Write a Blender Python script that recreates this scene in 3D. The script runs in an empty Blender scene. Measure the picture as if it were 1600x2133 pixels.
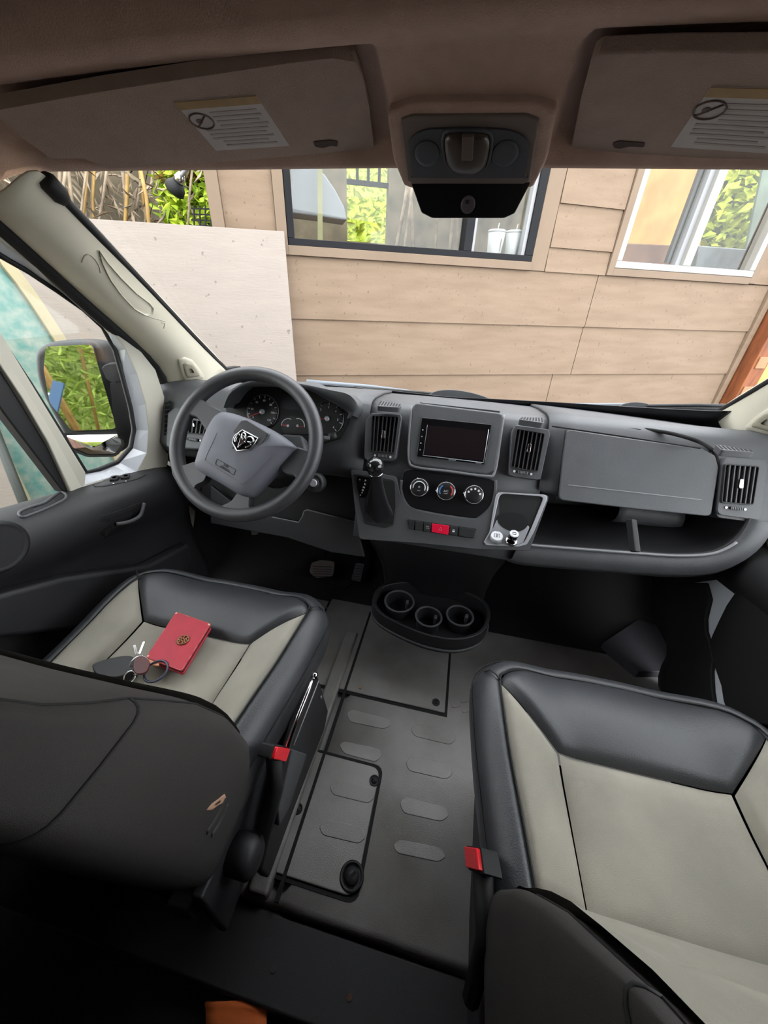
import bpy, bmesh, math, random
from mathutils import Vector, Matrix
random.seed(7)
S = bpy.context.scene
COL = S.collection
V = Vector

# ------------------------------------------------------------------ camera
FPX = 748.045
CAM = V((0.0, 0.0, 1.08))
_p, _r, _y = (math.radians(a) for a in (31.4625, 2.62105, 10.7375))
_right = V((math.cos(_y), math.sin(_y), 0)); _fw = V((-math.sin(_y), math.cos(_y), 0)); _up = V((0, 0, 1))
FWD = _fw * math.cos(_p) - _up * math.sin(_p)
_u = _fw * math.sin(_p) + _up * math.cos(_p)
RGT = _right * math.cos(_r) + _u * math.sin(_r)
UPV = -_right * math.sin(_r) + _u * math.cos(_r)
cd = bpy.data.cameras.new('camera'); cam = bpy.data.objects.new('camera', cd); COL.objects.link(cam)
cd.sensor_fit = 'HORIZONTAL'; cd.sensor_width = 36.0; cd.lens = FPX / 1600 * 36.0
cd.clip_start = 0.02; cd.clip_end = 200
mw = Matrix.Identity(4)
for i in range(3):
    mw[i][0] = RGT[i]; mw[i][1] = UPV[i]; mw[i][2] = -FWD[i]; mw[i][3] = CAM[i]
cam.matrix_world = mw
S.camera = cam

# ------------------------------------------------------------------ light
w = bpy.data.worlds.new('overcast_sky'); S.world = w; w.use_nodes = True
bg = w.node_tree.nodes['Background']
bg.inputs[0].default_value = (0.93, 0.96, 1.0, 1); bg.inputs[1].default_value = 1.0
S.view_settings.view_transform = 'Standard'; S.view_settings.look = 'None'
S.view_settings.gamma = 1.0; S.view_settings.use_curve_mapping = False
S.view_settings.exposure = 2.8

# ------------------------------------------------------------------ geometry from the lens
def ray(x, y): return RGT * ((x - 800) / FPX) - UPV * ((y - 1066.5) / FPX) + FWD
def at(x, y, ax, v):
    r = ray(x, y); i = 'xyz'.index(ax); return CAM + r * ((v - CAM[i]) / r[i])
def on(x, y, pl, off=0.0):
    p0, n = pl; r = ray(x, y); return CAM + r * (((p0 + n * off - CAM).dot(n)) / r.dot(n))
def plane(p, n): return (V(p), V(n).normalized())
def cr(pts, n=6, closed=True):
    pts = [V(p) for p in pts]; N = len(pts); out = []
    rng = range(N) if closed else range(N - 1)
    for i in rng:
        if closed: a, b, c, d = pts[i - 1], pts[i], pts[(i + 1) % N], pts[(i + 2) % N]
        else: a, b, c, d = pts[max(i - 1, 0)], pts[i], pts[i + 1], pts[min(i + 2, N - 1)]
        for k in range(n):
            t = k / n
            out.append(0.5 * ((2 * b) + (c - a) * t + (2 * a - 5 * b + 4 * c - d) * t * t + (3 * b - a - 3 * c + d) * t ** 3))
    if not closed: out.append(pts[-1].copy())
    return out
def rnd(pts, r=0.25, n=4):
    """round the corners of a closed loop; r = share of the shorter side"""
    pts = [V(p) for p in pts]; N = len(pts); out = []
    for i in range(N):
        a, b, c = pts[i - 1], pts[i], pts[(i + 1) % N]
        d = min((a - b).length, (c - b).length) * r
        p = b + (a - b).normalized() * d; q = b + (c - b).normalized() * d
        for k in range(n + 1):
            t = k / n; out.append(p * (1 - t) ** 2 + b * 2 * t * (1 - t) + q * t * t)
    return out

# ------------------------------------------------------------------ materials
def lin(h):
    h = h.lstrip('#'); c = [int(h[i:i + 2], 16) / 255 for i in (0, 2, 4)]
    return tuple((x / 12.92 if x <= 0.04045 else ((x + 0.055) / 1.055) ** 2.4) for x in c)
MATS = {}
def mat(name, col, rough=0.6, metal=0.0, bump=0.0, bs=200.0, var=0.0, vs=6.0, spec=0.5, col2=None, stretch=(1, 1, 1), emit=None, coat=0.0, speck=None):
    if name in MATS: return MATS[name]
    m = bpy.data.materials.new(name); m.use_nodes = True; nt = m.node_tree; N = nt.nodes; L = nt.links
    b = N['Principled BSDF']
    c = lin(col) if isinstance(col, str) else col
    b.inputs['Base Color'].default_value = (*c, 1); b.inputs['Roughness'].default_value = rough
    b.inputs['Metallic'].default_value = metal; b.inputs['Specular IOR Level'].default_value = spec
    b.inputs['Coat Weight'].default_value = coat
    tc = N.new('ShaderNodeTexCoord'); mp = N.new('ShaderNodeMapping'); mp.inputs['Scale'].default_value = stretch
    L.new(tc.outputs['Object'], mp.inputs['Vector'])
    nz = N.new('ShaderNodeTexNoise'); nz.inputs['Scale'].default_value = vs; nz.inputs['Detail'].default_value = 6
    L.new(mp.outputs['Vector'], nz.inputs['Vector'])
    c2 = lin(col2) if col2 else tuple(x * (1 - var) for x in c)
    mx = N.new('ShaderNodeMix'); mx.data_type = 'RGBA'
    cr_ = N.new('ShaderNodeValToRGB'); cr_.color_ramp.elements[0].position = 0.35; cr_.color_ramp.elements[1].position = 0.68
    L.new(nz.outputs['Fac'], cr_.inputs['Fac']); L.new(cr_.outputs['Color'], mx.inputs['Factor'])
    mx.inputs['A'].default_value = (*c, 1); mx.inputs['B'].default_value = (*c2, 1)
    L.new(mx.outputs['Result'], b.inputs['Base Color'])
    if speck:
        n3 = N.new('ShaderNodeTexNoise'); n3.inputs['Scale'].default_value = speck[0]; n3.inputs['Detail'].default_value = 4; L.new(tc.outputs['Object'], n3.inputs['Vector'])
        r3 = N.new('ShaderNodeValToRGB'); r3.color_ramp.elements[0].position = speck[1]; r3.color_ramp.elements[1].position = speck[1] + 0.05; L.new(n3.outputs['Fac'], r3.inputs['Fac'])
        m3 = N.new('ShaderNodeMix'); m3.data_type = 'RGBA'; m3.label = 'speck'; L.new(r3.outputs['Color'], m3.inputs['Factor']); L.new(mx.outputs['Result'], m3.inputs['A'])
        m3.inputs['B'].default_value = (*[x * speck[2] for x in c], 1); L.new(m3.outputs['Result'], b.inputs['Base Color'])
    if bump > 0:
        n2 = N.new('ShaderNodeTexNoise'); n2.inputs['Scale'].default_value = bs; n2.inputs['Detail'].default_value = 3
        L.new(mp.outputs['Vector'], n2.inputs['Vector'])
        bp = N.new('ShaderNodeBump'); bp.inputs['Strength'].default_value = bump; bp.inputs['Distance'].default_value = 0.002
        L.new(n2.outputs['Fac'], bp.inputs['Height']); L.new(bp.outputs['Normal'], b.inputs['Normal'])
    if emit:
        b.inputs['Emission Color'].default_value = (*lin(emit[0]), 1); b.inputs['Emission Strength'].default_value = emit[1]
    MATS[name] = m; return m
EXK = 0.46
def xmat(name, col, *a, **k):
    c = tuple(x * EXK for x in lin(col))
    if k.get('col2'):
        d = lin(k['col2']); k['col2'] = None; m = mat(name, c, *a, **k)
        for n in m.node_tree.nodes:
            if n.type == 'MIX' and n.label != 'speck': n.inputs['B'].default_value = (*[x * EXK for x in d], 1)
        return m
    return mat(name, c, *a, **k)
def glass(name, tint=(1, 1, 1), fac=0.08, rough=0.0, graze=0.7):
    m = bpy.data.materials.new(name); m.use_nodes = True; nt = m.node_tree; N = nt.nodes; L = nt.links
    N.remove(N['Principled BSDF'])
    tr = N.new('ShaderNodeBsdfTransparent'); tr.inputs[0].default_value = (*tint, 1)
    gl = N.new('ShaderNodeBsdfGlossy'); gl.inputs['Roughness'].default_value = rough
    lwt = N.new('ShaderNodeLayerWeight'); lwt.inputs['Blend'].default_value = 0.5
    pw = N.new('ShaderNodeMath'); pw.operation = 'POWER'; pw.inputs[1].default_value = 4.0; L.new(lwt.outputs['Facing'], pw.inputs[0])
    lw = N.new('ShaderNodeMath'); lw.operation = 'MULTIPLY_ADD'; lw.inputs[1].default_value = graze; lw.inputs[2].default_value = fac; L.new(pw.outputs[0], lw.inputs[0])
    nz = N.new('ShaderNodeTexNoise'); nz.inputs['Scale'].default_value = 3
    mx = N.new('ShaderNodeMixShader'); L.new(lw.outputs[0], mx.inputs[0]); L.new(tr.outputs[0], mx.inputs[1]); L.new(gl.outputs[0], mx.inputs[2])
    L.new(mx.outputs[0], N['Material Output'].inputs[0]); MATS[name] = m; return m

PLAST = mat('dash_plastic', '#4f5053', 0.5, bump=0.25, bs=900, var=0.12, vs=14, spec=0.45)
PLAST_D = mat('dark_plastic', '#232325', 0.55, bump=0.2, bs=900, var=0.15, vs=12)
GLOSSB = mat('gloss_black', '#101012', 0.12, var=0.1, spec=0.5)
BLACK = mat('matt_black', '#0d0d0e', 0.7, var=0.2)
SHADOWB = mat('vent_black', '#070708', 0.85, var=0.2)
FIN = mat('vent_fin', '#3c3c3e', 0.45, var=0.1)
CHROME = mat('chrome', '#d8d8da', 0.12, metal=1.0, var=0.05)
SILVER = mat('silver_paint', '#b9bac0', 0.35, metal=0.35, bump=0.1, bs=600, var=0.08)
WHEELM = mat('wheel_vinyl', '#3e3e41', 0.36, bump=0.25, bs=1200, var=0.15, vs=20, spec=0.5)
PADM = mat('airbag_cover', '#64656e', 0.5, bump=0.3, bs=1400, var=0.08, vs=20)
LEATH = mat('black_leatherette', '#36373a', 0.38, bump=0.3, bs=700, var=0.12, vs=9, spec=0.5)
CLOTH_D = mat('charcoal_seat_cloth', '#2e2b29', 0.75, bump=0.4, bs=1500, var=0.15, vs=10)
CLOTH_L = mat('grey_seat_cloth', '#989387', 0.9, bump=0.5, bs=1800, var=0.1, vs=8, col2='#878378')
SEAM = mat('seam_thread', '#141414', 0.8, var=0.1)
LINER = mat('headliner_felt', '#ac9083', 0.95, bump=0.6, bs=500, var=0.12, vs=30)
VISORM = mat('visor_felt', '#917c70', 0.95, bump=0.6, bs=500, var=0.12, vs=30)
TRIM = mat('pillar_trim', '#d6d0bd', 0.6, bump=0.2, bs=900, var=0.06)
RUBBER = mat('rubber_seal', '#161617', 0.6, var=0.2)
WPAINT = mat('white_van_paint', '#d5d8de', 0.25, var=0.04, coat=0.5)
GPAINT = mat('door_frame_paint', '#c4c0b2', 0.4, var=0.05)
FLOORM = mat('rubber_floor_mat', '#999694', 0.30, bump=0.35, bs=500, var=0.25, vs=5, col2='#77736f')
FLOORD = mat('floor_groove', '#111011', 0.8, var=0.2)
RED = mat('red_plastic', '#e3202c', 0.4, var=0.06)
REDH = mat('hazard_red', '#e0143c', 0.35, var=0.05)
WHITEP = mat('white_print', '#dcdcdc', 0.6, var=0.05)
REDP = mat('red_print', '#d0382c', 0.6, var=0.05)
BLUEP = mat('blue_print', '#3a6fb0', 0.6, var=0.05)
GREYP = mat('grey_print', '#8c8c8e', 0.6, var=0.05)
SCREEN = mat('screen_glass', '#1c1618', 0.18, var=0.1)
CARPET = mat('dark_carpet', '#191819', 0.95, bump=0.5, bs=300, var=0.3)
GLASS_W = glass('clear_glass', (0.97, 0.98, 0.97), 0.015)
GLASS_H = glass('house_glass', (0.94, 0.95, 0.94), 0.025, 0.0, 0.25)

# ------------------------------------------------------------------ builders
def thing(name, label, cat, loc=(0, 0, 0), group=None):
    o = bpy.data.objects.new(name, None); COL.objects.link(o); o.location = loc; o.empty_display_size = 0.05
    o['label'] = label; o['category'] = cat
    if group: o['group'] = group
    return o
def tag(o, label, cat, group=None):
    o['label'] = label; o['category'] = cat
    if group: o['group'] = group
    return o
def struct(o): o['kind'] = 'structure'; return o
def stuff(o): o['kind'] = 'stuff'; return o
def mesh(name, vs, fs, m, parent=None, smooth=False, bevel=0.0, seg=2, sub=0, ang=0.6):
    me = bpy.data.meshes.new(name); me.from_pydata([tuple(v) for v in vs], [], fs)
    bm = bmesh.new(); bm.from_mesh(me); bmesh.ops.recalc_face_normals(bm, faces=bm.faces); bm.to_mesh(me); bm.free()
    me.materials.append(m)
    o = bpy.data.objects.new(name, me); COL.objects.link(o)
    if parent is not None:
        o.parent = parent
        if parent.type == 'EMPTY': o.matrix_parent_inverse = Matrix.Translation(-parent.location)
    if smooth or bevel > 0:
        for p in me.polygons: p.use_smooth = True
    if bevel > 0:
        b = o.modifiers.new('bevel', 'BEVEL'); b.width = bevel; b.segments = seg; b.limit_method = 'ANGLE'; b.angle_limit = ang
        b.harden_normals = True
    if sub:
        s = o.modifiers.new('sub', 'SUBSURF'); s.levels = sub; s.render_levels = sub
    return o
def label(o, t): o['label'] = t; return o
def slab(name, pts, n, top, bot, m, parent=None, bevel=0.0, seg=2):
    n = V(n).normalized(); N = len(pts)
    vs = [V(p) + n * top for p in pts] + [V(p) + n * bot for p in pts]
    fs = [list(range(N)), list(range(2 * N - 1, N - 1, -1))] + [[i, i + N, (i + 1) % N + N, (i + 1) % N] for i in range(N)]
    return mesh(name, vs, fs, m, parent, bevel=bevel, seg=seg)
def ring(name, outer, inner, n, top, bot, m, parent=None, bevel=0.0):
    n = V(n).normalized(); N = len(outer)
    vs = [V(p) + n * top for p in outer] + [V(p) + n * top for p in inner] + [V(p) + n * bot for p in outer] + [V(p) + n * bot for p in inner]
    fs = []
    for i in range(N):
        j = (i + 1) % N
        fs += [[i, j, N + j, N + i], [2 * N + j, 2 * N + i, 3 * N + i, 3 * N + j], [i, 2 * N + i, 2 * N + j, j], [N + j, 3 * N + j, 3 * N + i, N + i]]
    return mesh(name, vs, fs, m, parent, bevel=bevel)
def box(name, c, s, m, parent=None, bevel=0.0, rot=None):
    c = V(c); vs = []
    for z in (-1, 1):
        for x, y in ((-1, -1), (1, -1), (1, 1), (-1, 1)):
            v = V((x * s[0] / 2, y * s[1] / 2, z * s[2] / 2))
            if rot is not None: v = rot @ v
            vs.append(c + v)
    return mesh(name, vs, [[3, 2, 1, 0], [4, 5, 6, 7], [0, 1, 5, 4], [1, 2, 6, 5], [2, 3, 7, 6], [3, 0, 4, 7]], m, parent, bevel=bevel)
def bar(name, a, b, wd, th, m, parent=None, up=(0, 0, 1), bevel=0.0):
    a, b = V(a), V(b); d = (b - a).normalized(); s = d.cross(V(up)).normalized(); u = s.cross(d)
    vs = [p + s * (x * wd / 2) + u * (y * th / 2) for p in (a, b) for x, y in ((-1, -1), (1, -1), (1, 1), (-1, 1))]
    return mesh(name, vs, [[3, 2, 1, 0], [4, 5, 6, 7], [0, 1, 5, 4], [1, 2, 6, 5], [2, 3, 7, 6], [3, 0, 4, 7]], m, parent, bevel=bevel)
def tube_geo(pts, r, seg=8, closed=False):
    pts = [V(p) for p in pts]; N = len(pts); rs = r if isinstance(r, (list, tuple)) else [r] * N
    vs, fs = [], []; prev = None
    for i, p in enumerate(pts):
        a = pts[i - 1] if (i > 0 or closed) else p; b = pts[(i + 1) % N] if (i < N - 1 or closed) else p
        t = (b - a).normalized()
        if prev is None:
            s = t.cross(V((0, 0, 1)))
            if s.length < 1e-3: s = t.cross(V((1, 0, 0)))
        else: s = prev - t * prev.dot(t)
        s.normalize(); prev = s; u = t.cross(s)
        for k in range(seg):
            an = 2 * math.pi * k / seg; vs.append(p + (s * math.cos(an) + u * math.sin(an)) * rs[i])
    for i in range(N if closed else N - 1):
        j = (i + 1) % N
        for k in range(seg):
            l = (k + 1) % seg; fs.append([i * seg + k, i * seg + l, j * seg + l, j * seg + k])
    if not closed:
        fs.append(list(range(seg))[::-1]); fs.append([(N - 1) * seg + k for k in range(seg)])
    return vs, fs
def tube(name, pts, r, m, parent=None, seg=8, closed=False):
    vs, fs = tube_geo(pts, r, seg, closed); return mesh(name, vs, fs, m, parent, smooth=True)
def basis(n):
    n = V(n).normalized(); s = V((0, 0, 1)).cross(n)
    if s.length < 1e-3: s = V((1, 0, 0))
    s.normalize(); return s, n.cross(s), n          # s = to the right as seen from the tip of n, u = up
def lathe(name, c, n, prof, m, parent=None, seg=24, smooth=True):
    s, u, n = basis(n); c = V(c); vs, fs = [], []
    for r, h in prof:
        for k in range(seg):
            a = 2 * math.pi * k / seg; vs.append(c + (s * math.cos(a) + u * math.sin(a)) * r + n * h)
    M = len(prof)
    for i in range(M - 1):
        for k in range(seg):
            l = (k + 1) % seg; fs.append([i * seg + k, i * seg + l, (i + 1) * seg + l, (i + 1) * seg + k])
    fs.append(list(range(seg))[::-1]); fs.append([(M - 1) * seg + k for k in range(seg)])
    o = mesh(name, vs, fs, m, parent, smooth=False)
    if smooth:
        for p in o.data.polygons: p.use_smooth = len(p.vertices) == 4
    return o
def loft(name, rows, m, parent=None, closed_u=False, closed_v=False, caps=False, smooth=True, thick=0.0, bevel=0.0, sub=0):
    N = len(rows[0]); M = len(rows); vs = [p for r in rows for p in r]; fs = []
    for i in range(M if closed_v else M - 1):
        j = (i + 1) % M
        for k in range(N if closed_u else N - 1):
            l = (k + 1) % N; fs.append([i * N + k, i * N + l, j * N + l, j * N + k])
    if caps: fs.append(list(range(N))[::-1]); fs.append([(M - 1) * N + k for k in range(N)])
    o = mesh(name, vs, fs, m, parent, smooth=smooth, sub=sub)
    if thick:
        t = o.modifiers.new('solid', 'SOLIDIFY'); t.thickness = abs(thick); t.offset = -1.0 if thick > 0 else 1.0
    if bevel:
        b = o.modifiers.new('bevel', 'BEVEL'); b.width = bevel; b.segments = 2; b.limit_method = 'ANGLE'; b.angle_limit = 0.7
    return o
def text(name, s, c, n, size, m, parent=None, rot=0.0, right=None, ext=0.0004):
    cu = bpy.data.curves.new(name, 'FONT'); cu.body = s; cu.size = size; cu.align_x = 'CENTER'; cu.align_y = 'CENTER'; cu.extrude = ext; cu.resolution_u = 2
    t = bpy.data.objects.new('tmp', cu); COL.objects.link(t)
    dg = bpy.context.evaluated_depsgraph_get(); me = bpy.data.meshes.new_from_object(t.evaluated_get(dg))
    bpy.data.objects.remove(t)
    S_, U_, N_ = basis(n)
    if right is not None:
        S_ = V(right) - N_ * V(right).dot(N_); S_.normalize(); U_ = N_.cross(S_)
    a = math.cos(rot), math.sin(rot); s2 = S_ * a[0] + U_ * a[1]; u2 = -S_ * a[1] + U_ * a[0]
    for v in me.vertices:
        q = V(c) + s2 * v.co.x + u2 * v.co.y + N_ * v.co.z; v.co = q
    me.materials.clear(); me.materials.append(m); me.name = name
    o = bpy.data.objects.new(name, me); COL.objects.link(o)
    if parent is not None:
        o.parent = parent
        if parent.type == 'EMPTY': o.matrix_parent_inverse = Matrix.Translation(-parent.location)
    return o
def bvh_of(o):
    from mathutils.bvhtree import BVHTree
    dg = bpy.context.evaluated_depsgraph_get(); return BVHTree.FromObject(o, dg)
_dist = [1.0]
def onmesh(tree, x, y, off=0.0):
    loc, n, i, d = tree.ray_cast(CAM, ray(x, y).normalized())
    if loc is None:
        loc, n, i, d = tree.find_nearest(CAM + ray(x, y).normalized() * _dist[0])
    else: _dist[0] = d
    if n.dot(CAM - loc) < 0: n = -n
    return loc + n * off, n
def skin(name, tree, pts, off, m, parent, rings=3, dome=0.0, depth=0.006):
    """a pad that follows a curved surface: outline in the picture, laid onto that surface"""
    cx = sum(p[0] for p in pts) / len(pts); cy = sum(p[1] for p in pts) / len(pts); rows = []
    def row(t, o_):
        r = []
        for x, y in pts:
            q, n = onmesh(tree, cx + (x - cx) * t, cy + (y - cy) * t, o_); r.append(q)
        return r
    rows.append(row(1.04, -depth)); rows.append(row(1.0, off * 0.7)); 
    for k in range(rings): t = 0.94 * (1 - k / rings) + 0.02; rows.append(row(t, off + dome * (1 - t * t)))
    return loft(name, rows, m, parent, closed_u=True, smooth=True)
def join_geo(parts):
    vs, fs = [], []
    for v, f in parts:
        o = len(vs); vs += v; fs += [[i + o for i in q] for q in f]
    return vs, fs
# ================================================================== the place outside
GZ = -0.62
HA = math.radians(10.7375 + 14.2332)
HU = V((math.cos(HA), math.sin(HA), 0)); HN = V((math.sin(HA), -math.cos(HA), 0)); HP = V((0, 3.1, 0))
def hw(u, z, off=0.0): return HP + HU * u + V((0, 0, z)) + HN * off
HPL = (HP, HN)
SIDING = xmat('tan_siding', '#b0957c', 0.8, bump=0.5, bs=60, var=0.1, vs=3, stretch=(1, 1, 6), col2='#a3886f', speck=(45, 0.655, 0.62))
SIDING2 = xmat('tan_trim', '#a78e77', 0.8, bump=0.4, bs=80, var=0.1, vs=3)
SIDEDGE = xmat('siding_backing', '#6e5d52', 0.9, var=0.2)
GROUND = xmat('dirt_ground', '#7a6c5c', 0.95, bump=0.8, bs=30, var=0.4, vs=3)
WFRB = xmat('bronze_window_frame', '#1c1c22', 0.65, var=0.2, spec=0.2)
WFRW = xmat('white_vinyl_frame', '#d0cdc6', 0.45, var=0.05)
PLY = xmat('pale_painted_plywood', '#cbbcb1', 0.8, bump=0.6, bs=25, var=0.07, vs=4, stretch=(1, 1, 5), col2='#c4b6ab', speck=(24, 0.67, 0.55))
CEDAR = xmat('orange_cedar', '#b9672f', 0.7, bump=0.5, bs=40, var=0.3, vs=5, stretch=(4, 4, 1), col2='#8c481d')
TARP = mat('orange_tarp', '#e2a45c', 0.6, bump=0.4, bs=20, var=0.2, vs=4, col2='#c98440')
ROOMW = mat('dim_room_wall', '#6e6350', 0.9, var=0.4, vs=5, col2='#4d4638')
YELLEAF = mat('yellow_green_leaves', '#cfd64a', 0.7, var=0.3, vs=9, col2='#8ea028')
GREENLEAF = mat('bamboo_leaf_green', '#a3b84c', 0.65, var=0.35, vs=7, col2='#7c9a3c')
DRYLEAF = mat('dry_bamboo', '#a3917b', 0.8, var=0.4, vs=8, col2='#5d4f40')
STALK = mat('bamboo_stalk', '#b08d4e', 0.6, var=0.3, vs=8, col2='#8a6a34')

struct(box('ground', (0, 1, GZ - 0.05), (24, 24, 0.1), GROUND))

# house front wall: backing in one piece with the two window openings, planks on top
def hbox(name, u0, u1, z0, z1, o0, o1, m, parent=None, bevel=0.0):
    pts = [hw(u0, z0), hw(u1, z0), hw(u1, z1), hw(u0, z1)]
    return slab(name, pts, HN, o1, o0, m, parent, bevel=bevel)
parts = []
for u0, u1, z0, z1 in ((-1.70, 3.2, GZ, 1.30), (-1.70, -1.28, 1.30, 2.3), (0.39, 1.09, 1.30, 2.3), (2.44, 3.2, 1.30, 2.3), (-1.28, 0.39, 2.05, 2.3), (1.09, 2.44, 2.15, 2.3)):
    vs = [hw(u, z, o) for o in (-0.12, -0.002) for u, z in ((u0, z0), (u1, z0), (u1, z1), (u0, z1))]
    parts.append((vs, [[3, 2, 1, 0], [4, 5, 6, 7], [0, 1, 5, 4], [1, 2, 6, 5], [2, 3, 7, 6], [3, 0, 4, 7]]))
vs, fs = join_geo(parts)
wall = struct(mesh('wall_front', vs, fs, SIDEDGE))
def plank(u0, u1, z0, z1, lap=True, m=SIDING):
    g = 0.003
    a = 0.022 if lap else 0.014
    vs = [hw(u0 + g, z0, 0), hw(u1 - g, z0, 0), hw(u1 - g, z1 - 0.001, 0), hw(u0 + g, z1 - 0.001, 0),
          hw(u0 + g, z0, a), hw(u1 - g, z0, a), hw(u1 - g, z1 - 0.001, 0.010), hw(u0 + g, z1 - 0.001, 0.010)]
    o = mesh('plank', vs, [[3, 2, 1, 0], [4, 5, 6, 7], [0, 1, 5, 4], [1, 2, 6, 5], [2, 3, 7, 6], [3, 0, 4, 7]], m, wall)
    return o
for z0, z1 in ((0.905, 1.252), (0.544, 0.905), (0.19, 0.544), (-0.16, 0.19), (-0.52, -0.16)):
    j = 0.985 if z0 > 0.3 else (0.82 if z0 > 0 else 0.4)
    plank(-1.63, j, z0, z1); plank(j, 2.71, z0, z1)
for z0, z1 in ((1.252, 1.395), (1.395, 1.635), (1.635, 1.985), (1.985, 2.3)): plank(0.515, 1.035, z0, z1)
for z0, z1 in ((1.258, 1.61), (1.61, 1.96), (1.96, 2.3)): plank(2.505, 2.71, z0, z1)
def board(u0, u1, z0, z1, th=0.03, m=SIDING2):
    return hbox('trim_board', u0, u1, z0, z1, 0, th, m, wall, bevel=0.002)
board(-1.70, -1.632, GZ, 2.3, 0.035); hbox('wall_panel', -1.63, -1.345, 1.253, 2.3, 0, 0.012, SIDING, wall)
board(-1.343, -1.283, 1.253, 2.3); board(-1.283, 0.395, 1.253, 1.302); board(0.395, 0.512, 1.253, 2.3, 0.018)
board(1.038, 1.09, 1.253, 2.3); board(1.09, 2.44, 1.253, 1.300); board(2.44, 2.503, 1.258, 2.3); board(2.712, 2.775, GZ, 2.3, 0.04, SIDING)

# black framed window
wb = thing('window_1', 'x', 'x', hw(-0.45, 1.30)); del wb['label']; del wb['category']; struct(wb)
for nm, a in (('frame_rail', (-1.28, 0.39, 1.302, 1.338)), ('frame_rail', (-1.28, 0.39, 2.01, 2.05)), ('frame_stile', (-1.28, -1.240, 1.338, 2.01)),
              ('frame_stile', (0.330, 0.39, 1.338, 2.01)), ('frame_stile', (-0.135, -0.075, 1.338, 2.01))):
    hbox(nm, *a, -0.06, 0.025, WFRB, wb, bevel=0.003)
hbox('sash_edge', -0.075, -0.055, 1.338, 2.01, -0.04, 0.012, GREYP, wb); hbox('sash_edge', 0.305, 0.330, 1.338, 2.01, -0.04, 0.012, GREYP, wb)
hbox('pane', -1.24, -0.135, 1.338, 2.01, -0.024, -0.020, GLASS_H, wb)
hbox('pane', -0.055, 0.305, 1.338, 2.01, -0.034, -0.030, GLASS_H, wb)
hbox('window_sill', -1.25, 0.35, 1.29, 1.325, -0.30, -0.06, ROOMW, wb)
# white sliding window
ww = thing('window_2', 'x', 'x', hw(1.75, 1.30)); del ww['label']; del ww['category']; struct(ww)
for nm, a in (('frame_rail', (1.09, 2.44, 1.302, 1.345)), ('frame_rail', (1.09, 2.44, 2.11, 2.15)), ('frame_stile', (1.09, 1.135, 1.345, 2.11)),
              ('frame_stile', (2.385, 2.44, 1.345, 2.11)), ('frame_stile', (1.700, 1.775, 1.345, 2.11))):
    hbox(nm, *a, -0.06, 0.03, WFRW, ww, bevel=0.004)
hbox('track', 1.655, 1.70, 1.345, 2.11, -0.05, 0.0, GREYP, ww, bevel=0.003)
hbox('pane', 1.135, 1.70, 1.345, 2.11, -0.034, -0.030, GLASS_H, ww); hbox('pane', 1.775, 2.385, 1.345, 2.11, -0.024, -0.020, GLASS_H, ww)
# the rooms behind the two windows
def hroom(name, u0, u1, z0, z1, d0, d1):
    ps = []
    for (a, b, c, d, e, f) in ((u0, u1, z0, z0 + 0.04, d1, d0), (u0, u1, z1, z1 + 0.04, d1, d0), (u0 - 0.04, u0, z0, z1, d1, d0), (u1, u1 + 0.04, z0, z1, d1, d0)):
        vs = [hw(u, z, o) for o in (e, f) for u, z in ((a, c), (b, c), (b, d), (a, d))]
        ps.append((vs, [[3, 2, 1, 0], [4, 5, 6, 7], [0, 1, 5, 4], [1, 2, 6, 5], [2, 3, 7, 6], [3, 0, 4, 7]]))
    return ps
D = -2.2
def far(px, py, d):
    q = on(px, py, HPL, d) - HP; return q.dot(HU), q.z
ya = far(722, 345, D); yb = far(806, 508, D)
yu0, yu1, yz0, yz1 = ya[0], yb[0], yb[1], ya[1] + 0.5
ps = hroom('room', -3.6, 1.0, 0.2, 3.0, -0.16, D); ps.pop(1)
for a, b, c, d in ((-3.6, yu0, 0.2, 3.0), (yu1, 1.0, 0.2, 3.0), (yu0, yu1, 0.2, yz0), (yu0, yu1, yz1, 3.0)):
    vs = [hw(u, z, o) for o in (D - 0.1, D) for u, z in ((a, c), (b, c), (b, d), (a, d))]
    ps.append((vs, [[3, 2, 1, 0], [4, 5, 6, 7], [0, 1, 5, 4], [1, 2, 6, 5], [2, 3, 7, 6], [3, 0, 4, 7]]))
vs, fs = join_geo(ps); struct(mesh('wall_room', vs, fs, ROOMW))
fw_ = thing('window_3', 'x', 'x', hw((yu0 + yu1) / 2, yz0, D)); del fw_['label']; del fw_['category']; struct(fw_)
zt = far(760, 380, D)[1]
hbox('muntin', yu0, yu1, zt - 0.02, zt + 0.02, D - 0.06, D - 0.02, WFRB, fw_)
for k in (0.26, 0.52, 0.78):
    u = yu0 + (yu1 - yu0) * k; hbox('muntin', u - 0.012, u + 0.012, zt, yz1, D - 0.06, D - 0.02, WFRB, fw_)
hbox('pane', yu0, yu1, yz0, yz1, D - 0.05, D - 0.047, GLASS_W, fw_)

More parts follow.
